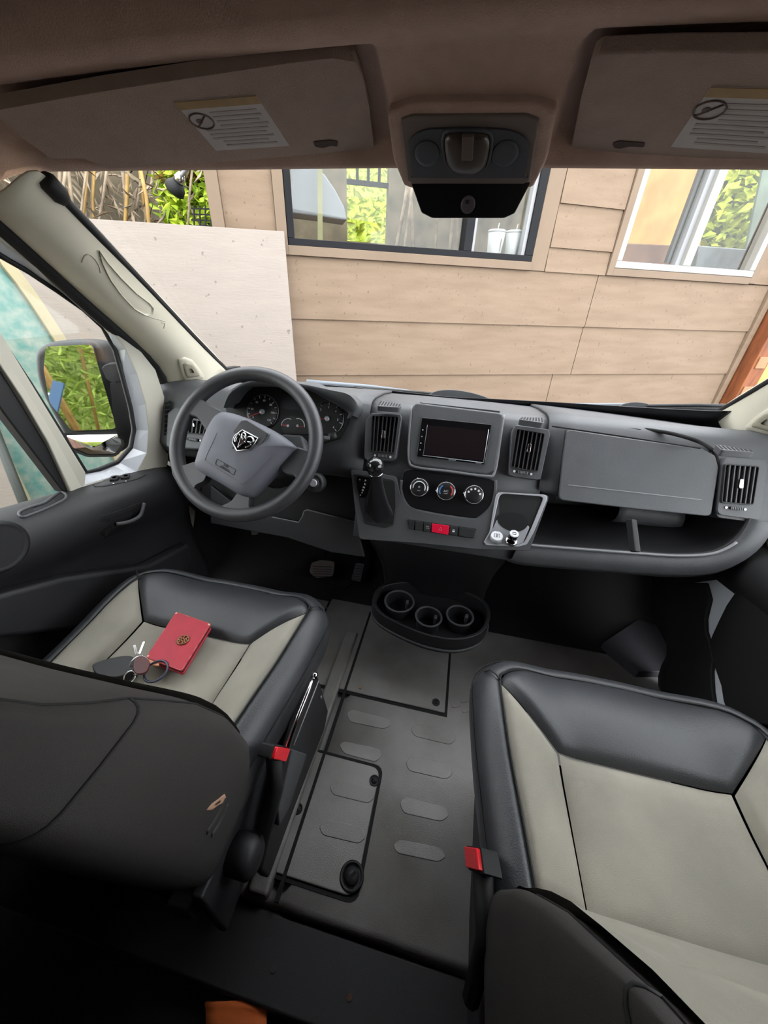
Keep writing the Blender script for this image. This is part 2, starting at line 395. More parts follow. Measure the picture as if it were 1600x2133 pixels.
def leaves(name, c, size, n, ll, lw, m, seed=1, hang=0.0, shell=False):
    rg = random.Random(seed); vs, fs = [], []
    for i in range(n):
        while True:
            p = V((rg.uniform(-1, 1), rg.uniform(-1, 1), rg.uniform(-1, 1)))
            if p.length <= 1: break
        p = V(c) + V((p.x * size[0], p.y * size[1], p.z * size[2]))
        d = V((rg.gauss(0, 1), rg.gauss(0, 1), rg.gauss(0, 0.6) - hang)).normalized()
        s = d.cross(V((rg.gauss(0, 1), rg.gauss(0, 1), rg.gauss(0, 1)))).normalized()
        l = ll * rg.uniform(0.6, 1.3); w_ = lw * rg.uniform(0.7, 1.2); b = len(vs); n_ = d.cross(s) * (l * 0.12)
        vs += [p, p + d * l * 0.45 + s * w_ / 2 + n_, p + d * l, p + d * l * 0.45 - s * w_ / 2 + n_]; fs += [[b, b + 1, b + 2], [b, b + 2, b + 3]]
    return mesh(name, vs, fs, m)
o = leaves('garden_foliage', hw((yu0 + yu1) / 2, 1.6, D - 1.9), (1.6, 1.2, 2.2), 3500, 0.16, 0.07, YELLEAF, 3)
tag(o, 'yellow-green garden foliage seen through the far small-paned window', 'foliage'); stuff(o)
tag(slab('hedge_backdrop', [hw(-5, 0, D - 3.6), hw(2, 0, D - 3.6), hw(2, 4.5, D - 3.6), hw(-5, 4.5, D - 3.6)], HN, 0.02, -0.05, mat('lime_hedge', '#c6d04c', 0.9, var=0.35, vs=7, col2='#93a334')), 'lime hedge seen through the far small-paned window', 'hedge')
# things behind the black framed window
g1 = [on(x, y, HPL, -0.5) for x, y in ((607, 340), (652, 346), (676, 366), (698, 398), (716, 432), (722, 461), (660, 452), (609, 446))]  # added shape in place of the van reflected in the glass
tag(slab('van_reflection', g1, HN, 0.03, -0.2, xmat('pale_reflection_grey', '#b9bdc4', 0.4, var=0.08), bevel=0.01), 'pale grey curved stand-in for the van reflection at the left of the black-framed window', 'cover')
g2 = [on(x, y, HPL, -0.35) for x, y in ((661, 340), (671, 340), (672, 505), (662, 505))]
tag(slab('wooden_post', g2, HN, 0.015, -0.015, xmat('pale_yellow_wood', '#cfcb9a', 0.7, var=0.1)), 'slim pale yellow wooden post behind the black-framed window', 'post')
rgc = random.Random(4)
for i, (px, lean) in enumerate(((838, 30), (862, -16), (905, 10), (935, 18), (955, -12), (820, 42))):
    a = on(px, 545, HPL, -0.9 - 0.1 * (i % 3)); b = on(px + lean, 300, HPL, -1.0 - 0.1 * (i % 3))
    tag(tube('dry_stalk', [a, (a + b) / 2 + V((0.01, 0, 0)), b], 0.012 + 0.004 * (i % 2), DRYLEAF, seg=6), 'dry brown cane standing in the dim room behind the black-framed window', 'cane', 'dry canes in the dim room')
# two paper cups on the inner sill
CUPM = xmat('white_paper_cup', '#eeeeee', 0.6, var=0.03)
for i, (xa, xb, yt, yb_) in enumerate(((1013, 1047, 463, 519), (1050, 1085, 466, 523))):
    dpt = -0.13
    b = on((xa + xb) / 2, yb_, HPL, dpt); t = on((xa + xb) / 2, yt, HPL, dpt); rr = (on(xb, yt, HPL, dpt) - on(xa, yt, HPL, dpt)).length / 2
    h = t.z - b.z; b.z = 1.327
    lb = ('white paper cup with a thin dark line, left of the pair on the window sill', 'white paper cup with red vertical lettering, right of the pair on the window sill')[i]
    c = thing('paper_cup', lb, 'cup', b, 'paper cups on the sill')
    lathe('cup_body', b, (0, 0, 1), [(rr * 0.72, 0), (rr * 0.74, 0.004), (rr * 0.98, h * 0.95)], CUPM, c)
    lathe('lid', b + V((0, 0, h * 0.95)), (0, 0, 1), [(rr, 0), (rr * 1.03, 0.006), (rr * 0.98, 0.012), (rr * 0.8, 0.016)], CUPM, c)
    tube('straw', [b + V((0, 0, h)), b + V((0.006, 0.0, h + 0.045))], 0.003, WHITEP, c, seg=6)
    if i == 0:
        q = b + HN * (rr * 0.9) + V((0.012, 0, h * 0.45)); bar('printed_line', q - V((0, 0, 0.035)), q + V((0, 0, 0.035)), 0.004, 0.002, PLAST_D, c, up=HN)
    else:
        for k in range(7):
            q = b + HN * (rr * (0.80 + 0.026 * k)) + HU * (rr * 0.38) + V((0, 0, h * (0.18 + 0.085 * k))); box('red_letter', q, (0.016, 0.003, 0.007), REDP, c)
# behind the white window: added objects stand in for reflections in its panes
def hp_(pts, d): return [on(x, y, HPL, d) for x, y in pts]
o = slab('reflected_sheet', hp_([(1310, 250), (1490, 250), (1452, 548), (1270, 540)], -0.60), HN, 0.01, -0.01, TARP)
tag(o, 'orange sheet standing in for a reflection in the left pane of the white window', 'sheet')
o = slab('reflected_bench', hp_([(1250, 505), (1425, 512), (1425, 600), (1250, 600)], -0.50), HN, 0.02, -0.03, mat('reflected_bench_brown', '#7a5540', 0.8, var=0.3), bevel=0.01)
tag(o, 'brown bench edge standing in for a reflection low in the white window', 'bench')
a, b = on(1390, 548, HPL, -0.35), on(1390, 548, HPL, -0.35) + V((0, 0, 0.85))
tag(bar('reflected_rail', a, b, 0.05, 0.03, xmat('dark_grey_upright', '#5a5a58', 0.6, var=0.2), up=HN), 'dark grey upright standing in for a reflection in the left pane of the white window', 'rail')
c0 = on(1545, 430, HPL, -1.3)
o = leaves('reflected_foliage', c0, (0.75, 0.25, 0.85), 2600, 0.15, 0.08, YELLEAF, 5); tag(o, 'yellow-green leaves standing in for foliage reflected in the right pane of the white window', 'foliage'); stuff(o)
tag(slab('hedge_backdrop', hp_([(1440, 100), (1800, 100), (1800, 640), (1440, 640)], -1.75), HN, 0.02, -0.05, mat('reflected_olive_hedge', '#a79f3c', 0.9, var=0.4, vs=7, col2='#77802c')), 'olive backdrop to the leaves that stand in for reflected foliage', 'hedge')
tag(slab('reflected_screen', hp_([(1592, 330), (1640, 330), (1640, 540), (1548, 540)], -0.7), HN, 0.01, -0.01, xmat('reflected_grey_green', '#9db5a0', 0.7, var=0.3, vs=8)), 'grey-green sheet standing in for a reflection at the right of the white window', 'screen')
tag(slab('reflected_crate', hp_([(1452, 512), (1560, 520), (1560, 600), (1440, 590)], -0.45), HN, 0.02, -0.12, xmat('reflected_crate', '#b6bcc0', 0.6, var=0.25, vs=10), bevel=0.01), 'pale block standing in for a reflection in the right pane of the white window', 'crate')
# orange cedar post and tarp to the right of the wall
tag(slab('cedar_post', [hw(2.80, GZ), hw(2.98, GZ), hw(2.98, 2.4), hw(2.80, 2.4)], HN, 0.14, 0.0, CEDAR, bevel=0.006), 'orange cedar corner post beside the tan house wall', 'post')
rows = []
rgt = random.Random(9)
for i in range(14):
    r = []
    for k in range(16):
        u = 3.0 + k * 0.06; z = GZ + i * 0.23
        r.append(hw(u, z, 0.10 + 0.02 * math.sin(k * 1.3 + i * 0.8) + rgt.uniform(-0.012, 0.012)))
    rows.append(r)
tag(loft('orange_tarp', rows, TARP, thick=0.006), 'bright orange crinkled tarp right of the cedar post', 'tarp')
for i in range(4):
    z0 = 0.35 + i * 0.26; hbox('tarp_fold', 2.83, 2.95, z0, z0 + 0.1, 0.14, 0.15, xmat('tarp_scrap', '#d9a06a', 0.6, var=0.3), bpy.data.objects['cedar_post'], bevel=0.004)
# plywood sheet leaning on the house corner
pu0, pu1 = -4.2, -1.300
pz1 = 1.362
pts = [hw(pu0, -0.55, 0.26), hw(pu1, -0.55, 0.26), hw(pu1, pz1, 0.05), hw(pu0, pz1 - 0.03, 0.05)]
nn = (pts[1] - pts[0]).cross(pts[3] - pts[0]).normalized()
if nn.dot(HN) < 0: nn = -nn
tag(slab('plywood_sheet', pts, nn, 0.012, 0.0, PLY, bevel=0.002), 'large pale plywood sheet leaning against the house beside the black-framed window', 'plywood')
# bamboo and garden beyond the house corner, seen above the plywood
o = slab('garden_fence', [hw(-8, GZ, -3.2), hw(-1.9, GZ, -3.2), hw(-1.9, 4.2, -3.2), hw(-8, 4.2, -3.2)], HN, 0.02, -0.02, mat('grey_garden_fence', '#b5ada0', 0.95, var=0.35, vs=3, col2='#5a544b'))
tag(o, 'dim grey-brown garden fence behind the dry bamboo', 'fence')
for i in range(26):
    rb = random.Random(100 + i); px = rb.uniform(120, 400); d = rb.uniform(-1.6, -0.5)
    a = on(px, 560, HPL, d); b = on(px + rb.uniform(-50, 50), 250, HPL, d - 0.2)
    q = a.lerp(b, 0.5) + V((rb.uniform(-.04, .04), 0, 0))
    tag(tube('bamboo_cane', [a, q, b], rb.uniform(0.005, 0.014), (DRYLEAF, STALK)[i % 3 == 0], seg=6), 'thin dry bamboo cane beyond the plywood sheet', 'bamboo', 'dry bamboo canes beyond the plywood')
c0 = on(250, 400, HPL, -1.4)
o = leaves('dry_bamboo_litter', c0, (1.5, 0.5, 0.9), 900, 0.16, 0.012, DRYLEAF, 11, hang=0.8); tag(o, 'hanging dry brown bamboo leaves above the plywood sheet', 'bamboo leaves'); stuff(o)
c0 = on(412, 432, HPL, -1.0)
o = leaves('green_shrub', c0, (0.30, 0.2, 0.40), 1500, 0.10, 0.04, mat('bright_green_leaf', '#c3d63c', 0.6, var=0.3, vs=9, col2='#7ea02a'), 12); tag(o, 'bright green shrub at the house corner above the plywood', 'shrub'); stuff(o)
c0 = on(405, 365, HPL, -1.0)
o = leaves('straw_tuft', c0, (0.22, 0.15, 0.14), 260, 0.2, 0.018, STALK, 13, hang=-0.4); tag(o, 'dry straw-coloured grass tuft above the green shrub', 'grass'); stuff(o)
# garden railing
gr = thing('iron_railing', 'small black iron railing in front of the green shrub', 'railing', on(425, 478, HPL, -0.55))
for y_ in (434, 446, 458, 470): bar('rail', on(398, y_, HPL, -0.55), on(446, y_ + 2, HPL, -0.55), 0.008, 0.008, BLACK, gr)
for x_ in (404, 416, 428, 440): bar('upright', on(x_, 428, HPL, -0.55), on(x_ + 1, 492, HPL, -0.55), 0.008, 0.008, BLACK, gr, up=(1, 0, 0))
# security lamp on the house corner
fl = thing('flood_lamp', 'silver and black security lamp beside the bamboo', 'lamp', on(368, 385, HPL, -0.35))
a = on(388, 352, HPL, -0.3); b = on(374, 372, HPL, -0.35); c = on(363, 398, HPL, -0.38)
tube('arm', [on(410, 330, HPL, -0.25), a, b], 0.012, SILVER, fl); d_ = (c - b).normalized()
lathe('collar', b, d_, [(0.018, -0.03), (0.03, 0.0), (0.03, 0.02)], CHROME, fl, seg=16)
lathe('lamp_head', b + d_ * 0.02, d_, [(0.03, 0), (0.052, 0.03), (0.056, 0.06), (0.05, 0.066)], BLACK, fl, seg=20)

# ------------------------------------------------------------------ things beside the driver's window
TEAL = xmat('weathered_teal_paint', '#6fa99d', 0.75, bump=0.8, bs=25, var=0.3, vs=22, col2='#b9c6b6')
CREAM = xmat('cream_edge_paint', '#d8c9a0', 0.7, var=0.12, vs=10)
TPL = plane((-2.1, 1.05, 0.9), (0.92, -0.35, 0.18))
tp = thing('teal_panel', 'weathered teal panel with cream edges outside the driver window', 'panel', on(60, 1100, TPL))
up_ = [(-160, 330), (-60, 450), (0, 552), (30, 590), (60, 632), (98, 690), (112, 712), (160, 800), (215, 915), (262, 1010), (300, 1120)]
lo_ = [(150, 1180), (110, 1120), (63, 1040), (30, 972), (0, 905), (-80, 740), (-220, 480)]
poly = [on(x, y, TPL) for x, y in up_ + lo_]
slab('panel_sheet', poly, TPL[1], 0.0, -0.03, TEAL, tp)
def strip(pts, wpx, nm):
    a = [on(x, y, TPL) for x, y in pts]; b = [on(x + wpx, y - wpx * 0.35, TPL) for x, y in pts]
    slab(nm, a + b[::-1], TPL[1], 0.02, -0.035, CREAM, tp, bevel=0.004)
strip(up_, 22, 'cream_edge'); strip(lo_, -16, 'cream_edge')
tag(tube('dark_pole', [at(-30, 850, 'x', -2.0), at(48, 1045, 'x', -1.85), at(110, 1180, 'x', -1.75)], 0.018, xmat('dark_green_pole', '#3e443c', 0.6, var=0.3), seg=8), 'thin dark green pole below the teal panel', 'pole')
rows = []; rgt = random.Random(21)
for i in range(10):
    r = []
    for k in range(10):
        p = V((-2.6 + 0.09 * k, -0.1 + 0.1 * i, 0.10 + 0.35 * math.exp(-((k - 3) / 4) ** 2))); r.append(p + V((rgt.uniform(-.03, .03), rgt.uniform(-.03, .03), rgt.uniform(-.05, .05))))
    rows.append(r)
tag(loft('brown_tarp', rows, xmat('red_brown_tarp', '#9a6b54', 0.7, var=0.3, vs=10), thick=0.01), 'crumpled red-brown tarp low outside the driver window', 'tarp')
slab('support', [V((-2.6, -0.1, 0.0)), V((-1.8, -0.1, 0.0)), V((-1.8, 0.8, 0.0)), V((-2.6, 0.8, 0.0))], (0, 0, 1), 0.1, GZ, xmat('stacked_boards', '#a58f6c', 0.8, var=0.3), None, bevel=0.01)
tag(bpy.data.objects['support'], 'stack of pale boards under the red-brown tarp', 'boards'); bpy.data.objects['support'].name = 'board_stack'
# bamboo grove and ladder behind the van, shown by the side mirror
for i in range(16):
    rb = random.Random(300 + i); x = -3.9 + rb.uniform(-0.2, 2.6); y = -3.4 + rb.uniform(-0.6, 0.6)
    tag(tube('mirror_bamboo_cane', [V((x, y, GZ)), V((x + rb.uniform(-.3, .3), y, 0.9)), V((x + rb.uniform(-1.0, 1.0), y, 2.8))], rb.uniform(0.012, 0.03), STALK, seg=6), 'golden bamboo cane behind the van, seen only in the side mirror', 'bamboo', 'bamboo canes in the mirror').name = 'bamboo_cane'
o = leaves('bamboo_foliage', V((-2.7, -4.1, 1.2)), (2.2, 0.7, 2.0), 7000, 0.20, 0.03, GREENLEAF, 31, hang=0.5); tag(o, 'green bamboo leaves behind the van, shown in the side mirror', 'bamboo leaves'); stuff(o)
o = slab('hedge_bank', [V((-7, -5.2, GZ)), V((1.0, -5.2, GZ)), V((1.0, -5.6, 3.4)), V((-7, -5.6, 3.4))], (0, 1, 0), 0.0, -0.2, mat('yellow_green_hedge', '#b7c069', 0.9, bump=0.5, bs=15, var=0.4, vs=8, col2='#6f8a36')); tag(o, 'pale yellow-green hedge behind the bamboo in the mirror', 'hedge')
ld = thing('ladder', 'blue ladder leaning behind the van, shown low in the side mirror', 'ladder', (-2.55, -1.9, GZ))
BLUE = xmat('blue_fibreglass', '#2f6d9e', 0.5, var=0.1)
la, lb_ = V((-2.75, -1.7, GZ)), V((-2.35, -2.3, 0.52)); sd_ = V((0.30, 0.20, 0))
bar('rail', la, lb_, 0.08, 0.03, BLUE, ld, up=(0, 1, 0.3)); bar('rail', la + sd_, lb_ + sd_, 0.08, 0.03, BLUE, ld, up=(0, 1, 0.3))
for k in range(1, 7):
    p = la.lerp(lb_, k / 6.6); tube('rung', [p, p + sd_], 0.016, SILVER, ld, seg=8)
# ================================================================== the van: shell
X0 = -0.045                                   # centre line of the cab
def mir(p): return V((2 * X0 - p[0], p[1], p[2]))
# ---- headliner with two visor recesses
def hl_profile(X):
    dx = X - X0; a = abs(dx)
    yh = 0.865 - 0.33 * dx * dx
    zh = 1.08 + 0.2225 * yh - (0.014 * dx if dx > 0 else 0)
    drop = 0.0 if a < 0.735 else 1.6 * (a - 0.735) ** 1.4
    sh, s6, s7 = 0.33 * dx * dx, 0.26 * dx * dx, 0.20 * dx * dx
    rec = 0.020 if (X < -0.166 and X > -0.80) or (X > 0.088 and X < 0.72) else 0.0
    br = 0.0
    P = [(yh + 0.05, zh + 0.05), (yh + 0.012, zh + 0.004), (yh, zh), (yh - 0.010, zh + 0.002),
         (0.846 - sh, 1.286 + rec * 0.2), (0.836 - sh, 1.290 + rec), (0.75 - s6, 1.314 + rec), (0.668 - s7, 1.336 + rec), (0.660 - s7, 1.338 + rec * .2),
         (0.648 - s7, 1.337), (0.622 - s7, 1.335), (0.602 - s7, 1.341), (0.588 - s7, 1.365), (0.582 - s7, 1.42), (0.58 - s7, 1.75)]
    out = []
    for i, (y, z) in enumerate(P): out.append(V((X, y, z - (drop + (0.10, 0.10, 0.12)[min(i - 4, 2)] * dx * dx if i > 3 else drop * 0.5))))
    return out
xs = [-0.90, -0.86, -0.83, -0.805, -0.795, -0.76, -0.70, -0.6, -0.5, -0.4, -0.3, -0.22, -0.172, -0.158, -0.12, -0.05, 0.03, 0.078, 0.092, 0.14, 0.2, 0.3, 0.4, 0.5, 0.6, 0.67, 0.715, 0.725, 0.74, 0.77, 0.81]
ceil = struct(loft('ceiling', [hl_profile(x) for x in xs], LINER))
struct(box('ceiling_rear', (X0, -0.75, 1.76), (2.0, 2.8, 0.04), LINER))
struct(box('wall_left', (-0.985, -0.98, 0.62), (0.05, 1.75, 2.5), CARPET)); struct(box('wall_right', (0.895, -0.98, 0.62), (0.05, 1.75, 2.5), CARPET))
struct(box('wall_rear', (X0, -1.87, 0.62), (1.94, 0.05, 2.5), CARPET))
struct(box('trim_1', (-0.965, 0.14, 1.50), (0.05, 0.9, 0.52), LINER)); struct(box('trim_2', (0.875, 0.14, 1.50), (0.05, 0.9, 0.52), LINER))
struct(box('trim_3', (X0, 0.66, 1.74), (1.9, 0.25, 0.06), LINER))

# ---- cab floor
fl_rows = []
for X in (-0.97, -0.6, -0.262, -0.245, -0.215, -0.200, 0.0, 0.16, 0.185, 0.6, 0.90):
    low = -0.018 if -0.25 < X < -0.21 else 0.0
    fl_rows.append([V((X, y, z + low)) for y, z in ((0.16, -0.05), (0.163, -0.008), (0.175, 0.0), (0.6, 0.0), (1.0, 0.0), (1.06, 0.0))])
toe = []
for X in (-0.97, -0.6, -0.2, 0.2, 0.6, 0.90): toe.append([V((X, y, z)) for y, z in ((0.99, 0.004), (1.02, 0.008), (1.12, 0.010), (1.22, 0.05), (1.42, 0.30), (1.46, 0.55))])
struct(loft('floor_toe', toe, mat('dash_shaded_footwell', '#222122', 0.9, bump=0.5, bs=300, var=0.2)))  # dash shadow over the front floor is put into this dark colour
floor = struct(loft('floor', fl_rows, FLOORM))
UPZ = V((0, 0, 1))
def fpoly(pts, z=0.0): return [at(x, y, 'z', z) for x, y in pts]
def rect(x0, x1, y0, y1, z): return [V((x0, y0, z)), V((x1, y0, z)), V((x1, y1, z)), V((x0, y1, z))]
# battery hatch and floor hatch: groove, lid, lock
slab('hatch_groove', rect(-0.40, 0.101, 0.632, 1.10, 0), UPZ, 0.0012, -0.005, FLOORD, floor)
slab('hatch_lid', rect(-0.39, 0.093, 0.641, 1.09, 0), UPZ, 0.006, -0.002, FLOORM, floor, bevel=0.003)
slab('hatch_groove', rnd(rect(-0.262, -0.056, 0.200, 0.461, 0), 0.12), UPZ, 0.0012, -0.02, FLOORD, floor)
slab('hatch_lid', rnd(rect(-0.262, -0.064, 0.208, 0.453, 0), 0.12), UPZ, 0.006, -0.002, FLOORM, floor, bevel=0.003)
rail_ = slab('floor_rail', rect(-0.285, -0.240, 0.168, 0.86, 0), UPZ, 0.016, -0.02, FLOORM, floor, bevel=0.008, seg=3)
slab('hatch_groove', rect(-0.224, -0.216, 0.168, 0.98, 0), UPZ, 0.0066, -0.004, FLOORD, floor)
def lock(px, py, r, nm='hatch_lock'):
    c = at(px, py, 'z', 0.006)
    o = lathe(nm, c, UPZ, [(r, -0.002), (r, 0.0015), (r * 0.82, 0.0015), (r * 0.80, 0.0002), (r * 0.55, 0.0002), (r * 0.52, 0.002), (r * 0.1, 0.002)], PLAST_D, floor, seg=28)
    bar('lock_slot', c + V((-r * .4, 0.004, 0.0025)), c + V((r * .4, -0.004, 0.0025)), r * 0.16, 0.001, FLOORD, o); return o
lock(780, 1626, 0.013); lock(908, 1463, 0.012); lock(620, 1685, 0.012)
c = at(733, 1825, 'z', 0.006)
o = lathe('hatch_lock', c, UPZ, [(0.026, -0.002), (0.026, 0.002), (0.021, 0.002), (0.020, 0.0), (0.016, 0.0), (0.015, 0.003), (0.002, 0.003)], PLAST_D, floor, seg=28)
bar('lock_slot', c + V((-0.007, -0.008, 0.0035)), c + V((0.007, 0.008, 0.0035)), 0.006, 0.001, FLOORD, o)
# raised oval grip pads on the mat
for pts, z in (([(722, 1485), (733, 1478), (812, 1498), (814, 1512), (800, 1519), (728, 1504)], 0), ([(706, 1552), (716, 1544), (790, 1560), (796, 1576), (782, 1588), (716, 1570)], 0),
            ([(855, 1520), (866, 1508), (945, 1522), (950, 1540), (938, 1552), (864, 1534)], 0), ([(844, 1588), (856, 1576), (938, 1590), (944, 1612), (930, 1624), (852, 1606)], 0),
            ([(832, 1672), (844, 1660), (928, 1680), (936, 1700), (920, 1712), (840, 1694)], 0), ([(818, 1762), (832, 1748), (918, 1766), (930, 1786), (914, 1796), (828, 1778)], 0),
            ([(686, 1640), (700, 1622), (772, 1640), (782, 1660), (768, 1674), (694, 1656)], .006), ([(664, 1722), (678, 1706), (752, 1722), (764, 1744), (748, 1758), (672, 1740)], .006)):
    slab('grip_pad', rnd(fpoly(pts, z), 0.4, 3), UPZ, 0.0018, -0.002, FLOORM, floor, bevel=0.0016)
for px, py in ((950, 1470), (968, 1460), (985, 1452), (972, 1480), (990, 1440)):
    slab('grip_pad', rnd(fpoly([(px - 10, py - 3), (px + 6, py - 5), (px + 9, py + 2), (px - 8, py + 5)]), 0.3, 3), UPZ, 0.002, -0.002, FLOORM, floor)
for px, py in ((701, 1416), (752, 1432), (705, 1424)):
    box('wood_crumb', at(px, py, 'z', 0.008), (0.010, 0.006, 0.003), mat('wood_crumb', '#b98a5e', 0.9, var=0.3), floor, rot=Matrix.Rotation(px, 3, 'Z'))
# step at the rear edge, load floor behind
sill = struct(slab('trim_4', rect(-0.93, 0.84, 0.045, 0.158, -0.055), UPZ, 0.035, -0.02, PLAST_D, bevel=0.006))
for x in (-0.19, -0.04): lathe('screw', V((x, 0.09, -0.021)), UPZ, [(0.006, 0), (0.005, 0.003)], CHROME, sill, seg=12)
struct(box('floor_rear', (X0, -0.93, -0.09), (1.9, 1.95, 0.04), CARPET))
struct(box('floor_underbody', (X0, -0.18, -0.16), (1.96, 3.4, 0.06), BLACK))
struct(box('wall_footwell', (X0, 1.50, 0.22), (1.9, 0.06, 0.92), CARPET))
# toe board pieces and low trims in the footwells
slab('toe_pad', fpoly([(590, 1190), (640, 1165), (755, 1205), (720, 1225)], 0.012), UPZ, 0.004, -0.01, MATS['dash_shaded_footwell'], floor, bevel=0.002)
slab('heel_pad', fpoly([(1255, 1340), (1330, 1290), (1385, 1310), (1400, 1400), (1330, 1400)], 0.03), UPZ, 0.004, -0.03, mat('grey_toe_panel', '#434247', 0.6, var=0.15), floor, bevel=0.003)

# ---- windscreen
def wbase(X): dx = X - X0; return V((X, 1.305 - 0.235 * dx * dx, 0.776 + 0.03 * abs(dx)))
def whead(X): dx = X - X0; return V((X, 0.885 - 0.33 * dx * dx, 1.08 + 0.2225 * (0.885 - 0.33 * dx * dx) + 0.004))
win = struct(thing('window_4', 'x', 'x', (X0, 1.3, 0.79))); del win['label']; del win['category']
rows = []
for k in range(15):
    s = -1 + 2 * k / 14; a = wbase(X0 + s * 0.80); b = whead(X0 + s * 0.735); rows.append([a.lerp(b, t / 6) + V((0, 0.02 * math.sin(math.pi * t / 6), 0.02 * math.sin(math.pi * t / 6))) for t in range(7)])
loft('windscreen_glass', rows, GLASS_W, win)
rows = []
for k in range(21):
    s = -1 + 2 * k / 20; a = wbase(X0 + s * 0.80); b = whead(X0 + s * 0.735)
    hgt = 0.004 + 0.085 * max(0, s + 0.05) ** 1.7 + 0.04 * abs(s) ** 8
    rows.append([a.lerp(b, -0.06) + V((0, -0.006, -0.01)), a.lerp(b, hgt) + V((0, -0.006, 0))])
loft('black_glass_border', rows, GLOSSB, win, thick=0.002)
WL = [V((-0.7435, 0.690, 1.219)), V((-0.758, 0.815, 1.113)), V((-0.776, 0.975, 0.985)), V((-0.80, 1.168, 0.832))]
def pxline(pts, X): return [at(x, y, 'x', xx) for (x, y), xx in zip(pts, X)]
WL = pxline([(104, 384), (200, 486), (310, 602), (400, 698), (468, 768)], [-0.745, -0.757, -0.773, -0.788, -0.80])
WLx = [WL[0] + (WL[0] - WL[1]) * 0.0] + WL
tube('edge_gasket', cr(WL, 4, False), 0.009, RUBBER, win, seg=8); tube('edge_gasket', [mir(p) for p in cr(WL, 4, False)], 0.009, RUBBER, win, seg=8)
lathe('edge_cap', WL[0], WL[1] - WL[0], [(0.012, -0.012), (0.016, -0.006), (0.016, 0.018), (0.01, 0.03)], BLACK, win, seg=14)
# cowl, bonnet and wipers outside the glass
rows = []
for k in range(15):
    X = X0 - 0.9 + 1.8 * k / 14; dx = X - X0; a = wbase(X)
    rows.append([V((X, a.y + 0.03, 0.745 + .02 * abs(dx))), V((X, a.y + 0.14, 0.72)), V((X, a.y + 0.20, 0.715)), V((X, a.y + 0.5 - 0.25 * dx * dx, 0.60)), V((X, a.y + 0.75 - 0.3 * dx * dx, 0.40)), V((X, a.y + 0.80 - 0.3 * dx * dx, -0.2))])
tag(loft('bonnet', rows, WPAINT, thick=0.01), 'white van bonnet beyond the windscreen base', 'bonnet')
def wiper(lb, base, arm, blade, hub):
    t = thing('wiper', lb, 'wiper', base, 'windscreen wipers')
    tube('wiper_arm', arm, [0.012] + [0.010] * (len(arm) - 3) + [0.007, 0.004], mat('wiper_grey', '#6d747c', 0.5, var=0.1), t, seg=8)
    tube('blade', blade, 0.007, RUBBER, t, seg=8)
    tube('blade_carrier', [p + V((0, -0.0, 0.010)) for p in blade], 0.005, PLAST_D, t, seg=6)
    if hub: lathe('hub', hub, (0, -.5, .8), [(0.03, -0.01), (0.03, 0.005), (0.02, 0.014)], PLAST, t, seg=18)
def wq(px, py, Y): return at(px, py, 'y', Y)
wiper('grey windscreen wiper parked in front of the instrument hood', wq(900, 822, 1.34),
      [wq(640, 797, 1.36), wq(700, 801, 1.36), wq(770, 807, 1.36), wq(845, 815, 1.35), wq(905, 823, 1.33)],
      [wq(738, 812, 1.33), wq(800, 817, 1.33), wq(880, 824, 1.33), wq(900, 826, 1.33)], None)
wiper('dark windscreen wiper lying along the right of the glass', wq(1320, 845, 1.30),
      [wq(1060, 848, 1.36), wq(1160, 846, 1.34), wq(1240, 844, 1.33), wq(1320, 842, 1.32)],
      [wq(1130, 858, 1.31), wq(1200, 856, 1.31), wq(1320, 852, 1.29), wq(1450, 851, 1.25), wq(1545, 853, 1.21)], None)
tag(slab('wiper_pivot_cover', cr([wq(1290, 850, 1.29), wq(1296, 842, 1.29), wq(1318, 838, 1.29), wq(1345, 841, 1.29), wq(1352, 850, 1.29)], 4), (0, -1, 0.3), 0.012, -0.012, PLAST, bevel=0.003), 'rounded grey wiper clamp on the right wiper', 'wiper clamp')
tag(slab('cowl_bump', cr([wq(895, 832, 1.34), wq(905, 819, 1.34), wq(940, 815, 1.34), wq(985, 822, 1.34), wq(1020, 836, 1.34), wq(960, 840, 1.34)], 4), (0, -1, 0.6), 0.02, -0.05, PLAST, bevel=0.008), 'grey rounded wiper cover beyond the dash centre', 'cover')

# ---- A pillar trims
SEALPX = [(-60, 400), (0, 455), (100, 546), (200, 640), (290, 718), (330, 760), (352, 805), (356, 850)]
SEAL = pxline(SEALPX, [-0.872, -0.874, -0.877, -0.880, -0.884, -0.886, -0.888, -0.888])
WT = pxline([(60, 338), (104, 384), (160, 443), (225, 512), (320, 612), (400, 698), (440, 738), (470, 772)], [-0.742, -0.745, -0.752, -0.760, -0.774, -0.788, -0.795, -0.80])
def pillar(mirror):
    f = mir if mirror else (lambda p: p)
    rows = []
    for a, b in zip(WT, SEAL):
        out = (b - a).cross(V((0, 0.62, -0.5))); out.normalize()
        if out.x < 0: out = -out
        r = []
        for k in range(7):
            t = k / 6; r.append(f(a.lerp(b, t) + out * 0.030 * math.sin(math.pi * t) + (V((0.0, 0.012, 0)) if k == 0 else V((0, 0, 0)))))
        rows.append(r)
    o = struct(loft('trim_6' if mirror else 'trim_5', rows, TRIM, thick=0.006, sub=1)); return o
pil = pillar(False); pilr = pillar(True)
def on3(x, y, a, b, c, off=0.0):
    n = (b - a).cross(c - a).normalized()
    if n.dot(CAM - a) < 0: n = -n
    return on(x, y, (a, n), off), n
bpy.context.view_layer.update(); pt_ = bvh_of(pil)
tri = [(371, 748), (384, 744), (400, 750), (413, 766), (423, 783), (421, 788), (403, 790), (385, 792), (379, 780), (374, 762)]
o = skin('tweeter_cover', pt_, tri, 0.005, TRIM, pil)
ti = [(397 + (x - 397) * 0.66, 770 + (y - 770) * 0.66) for x, y in tri]
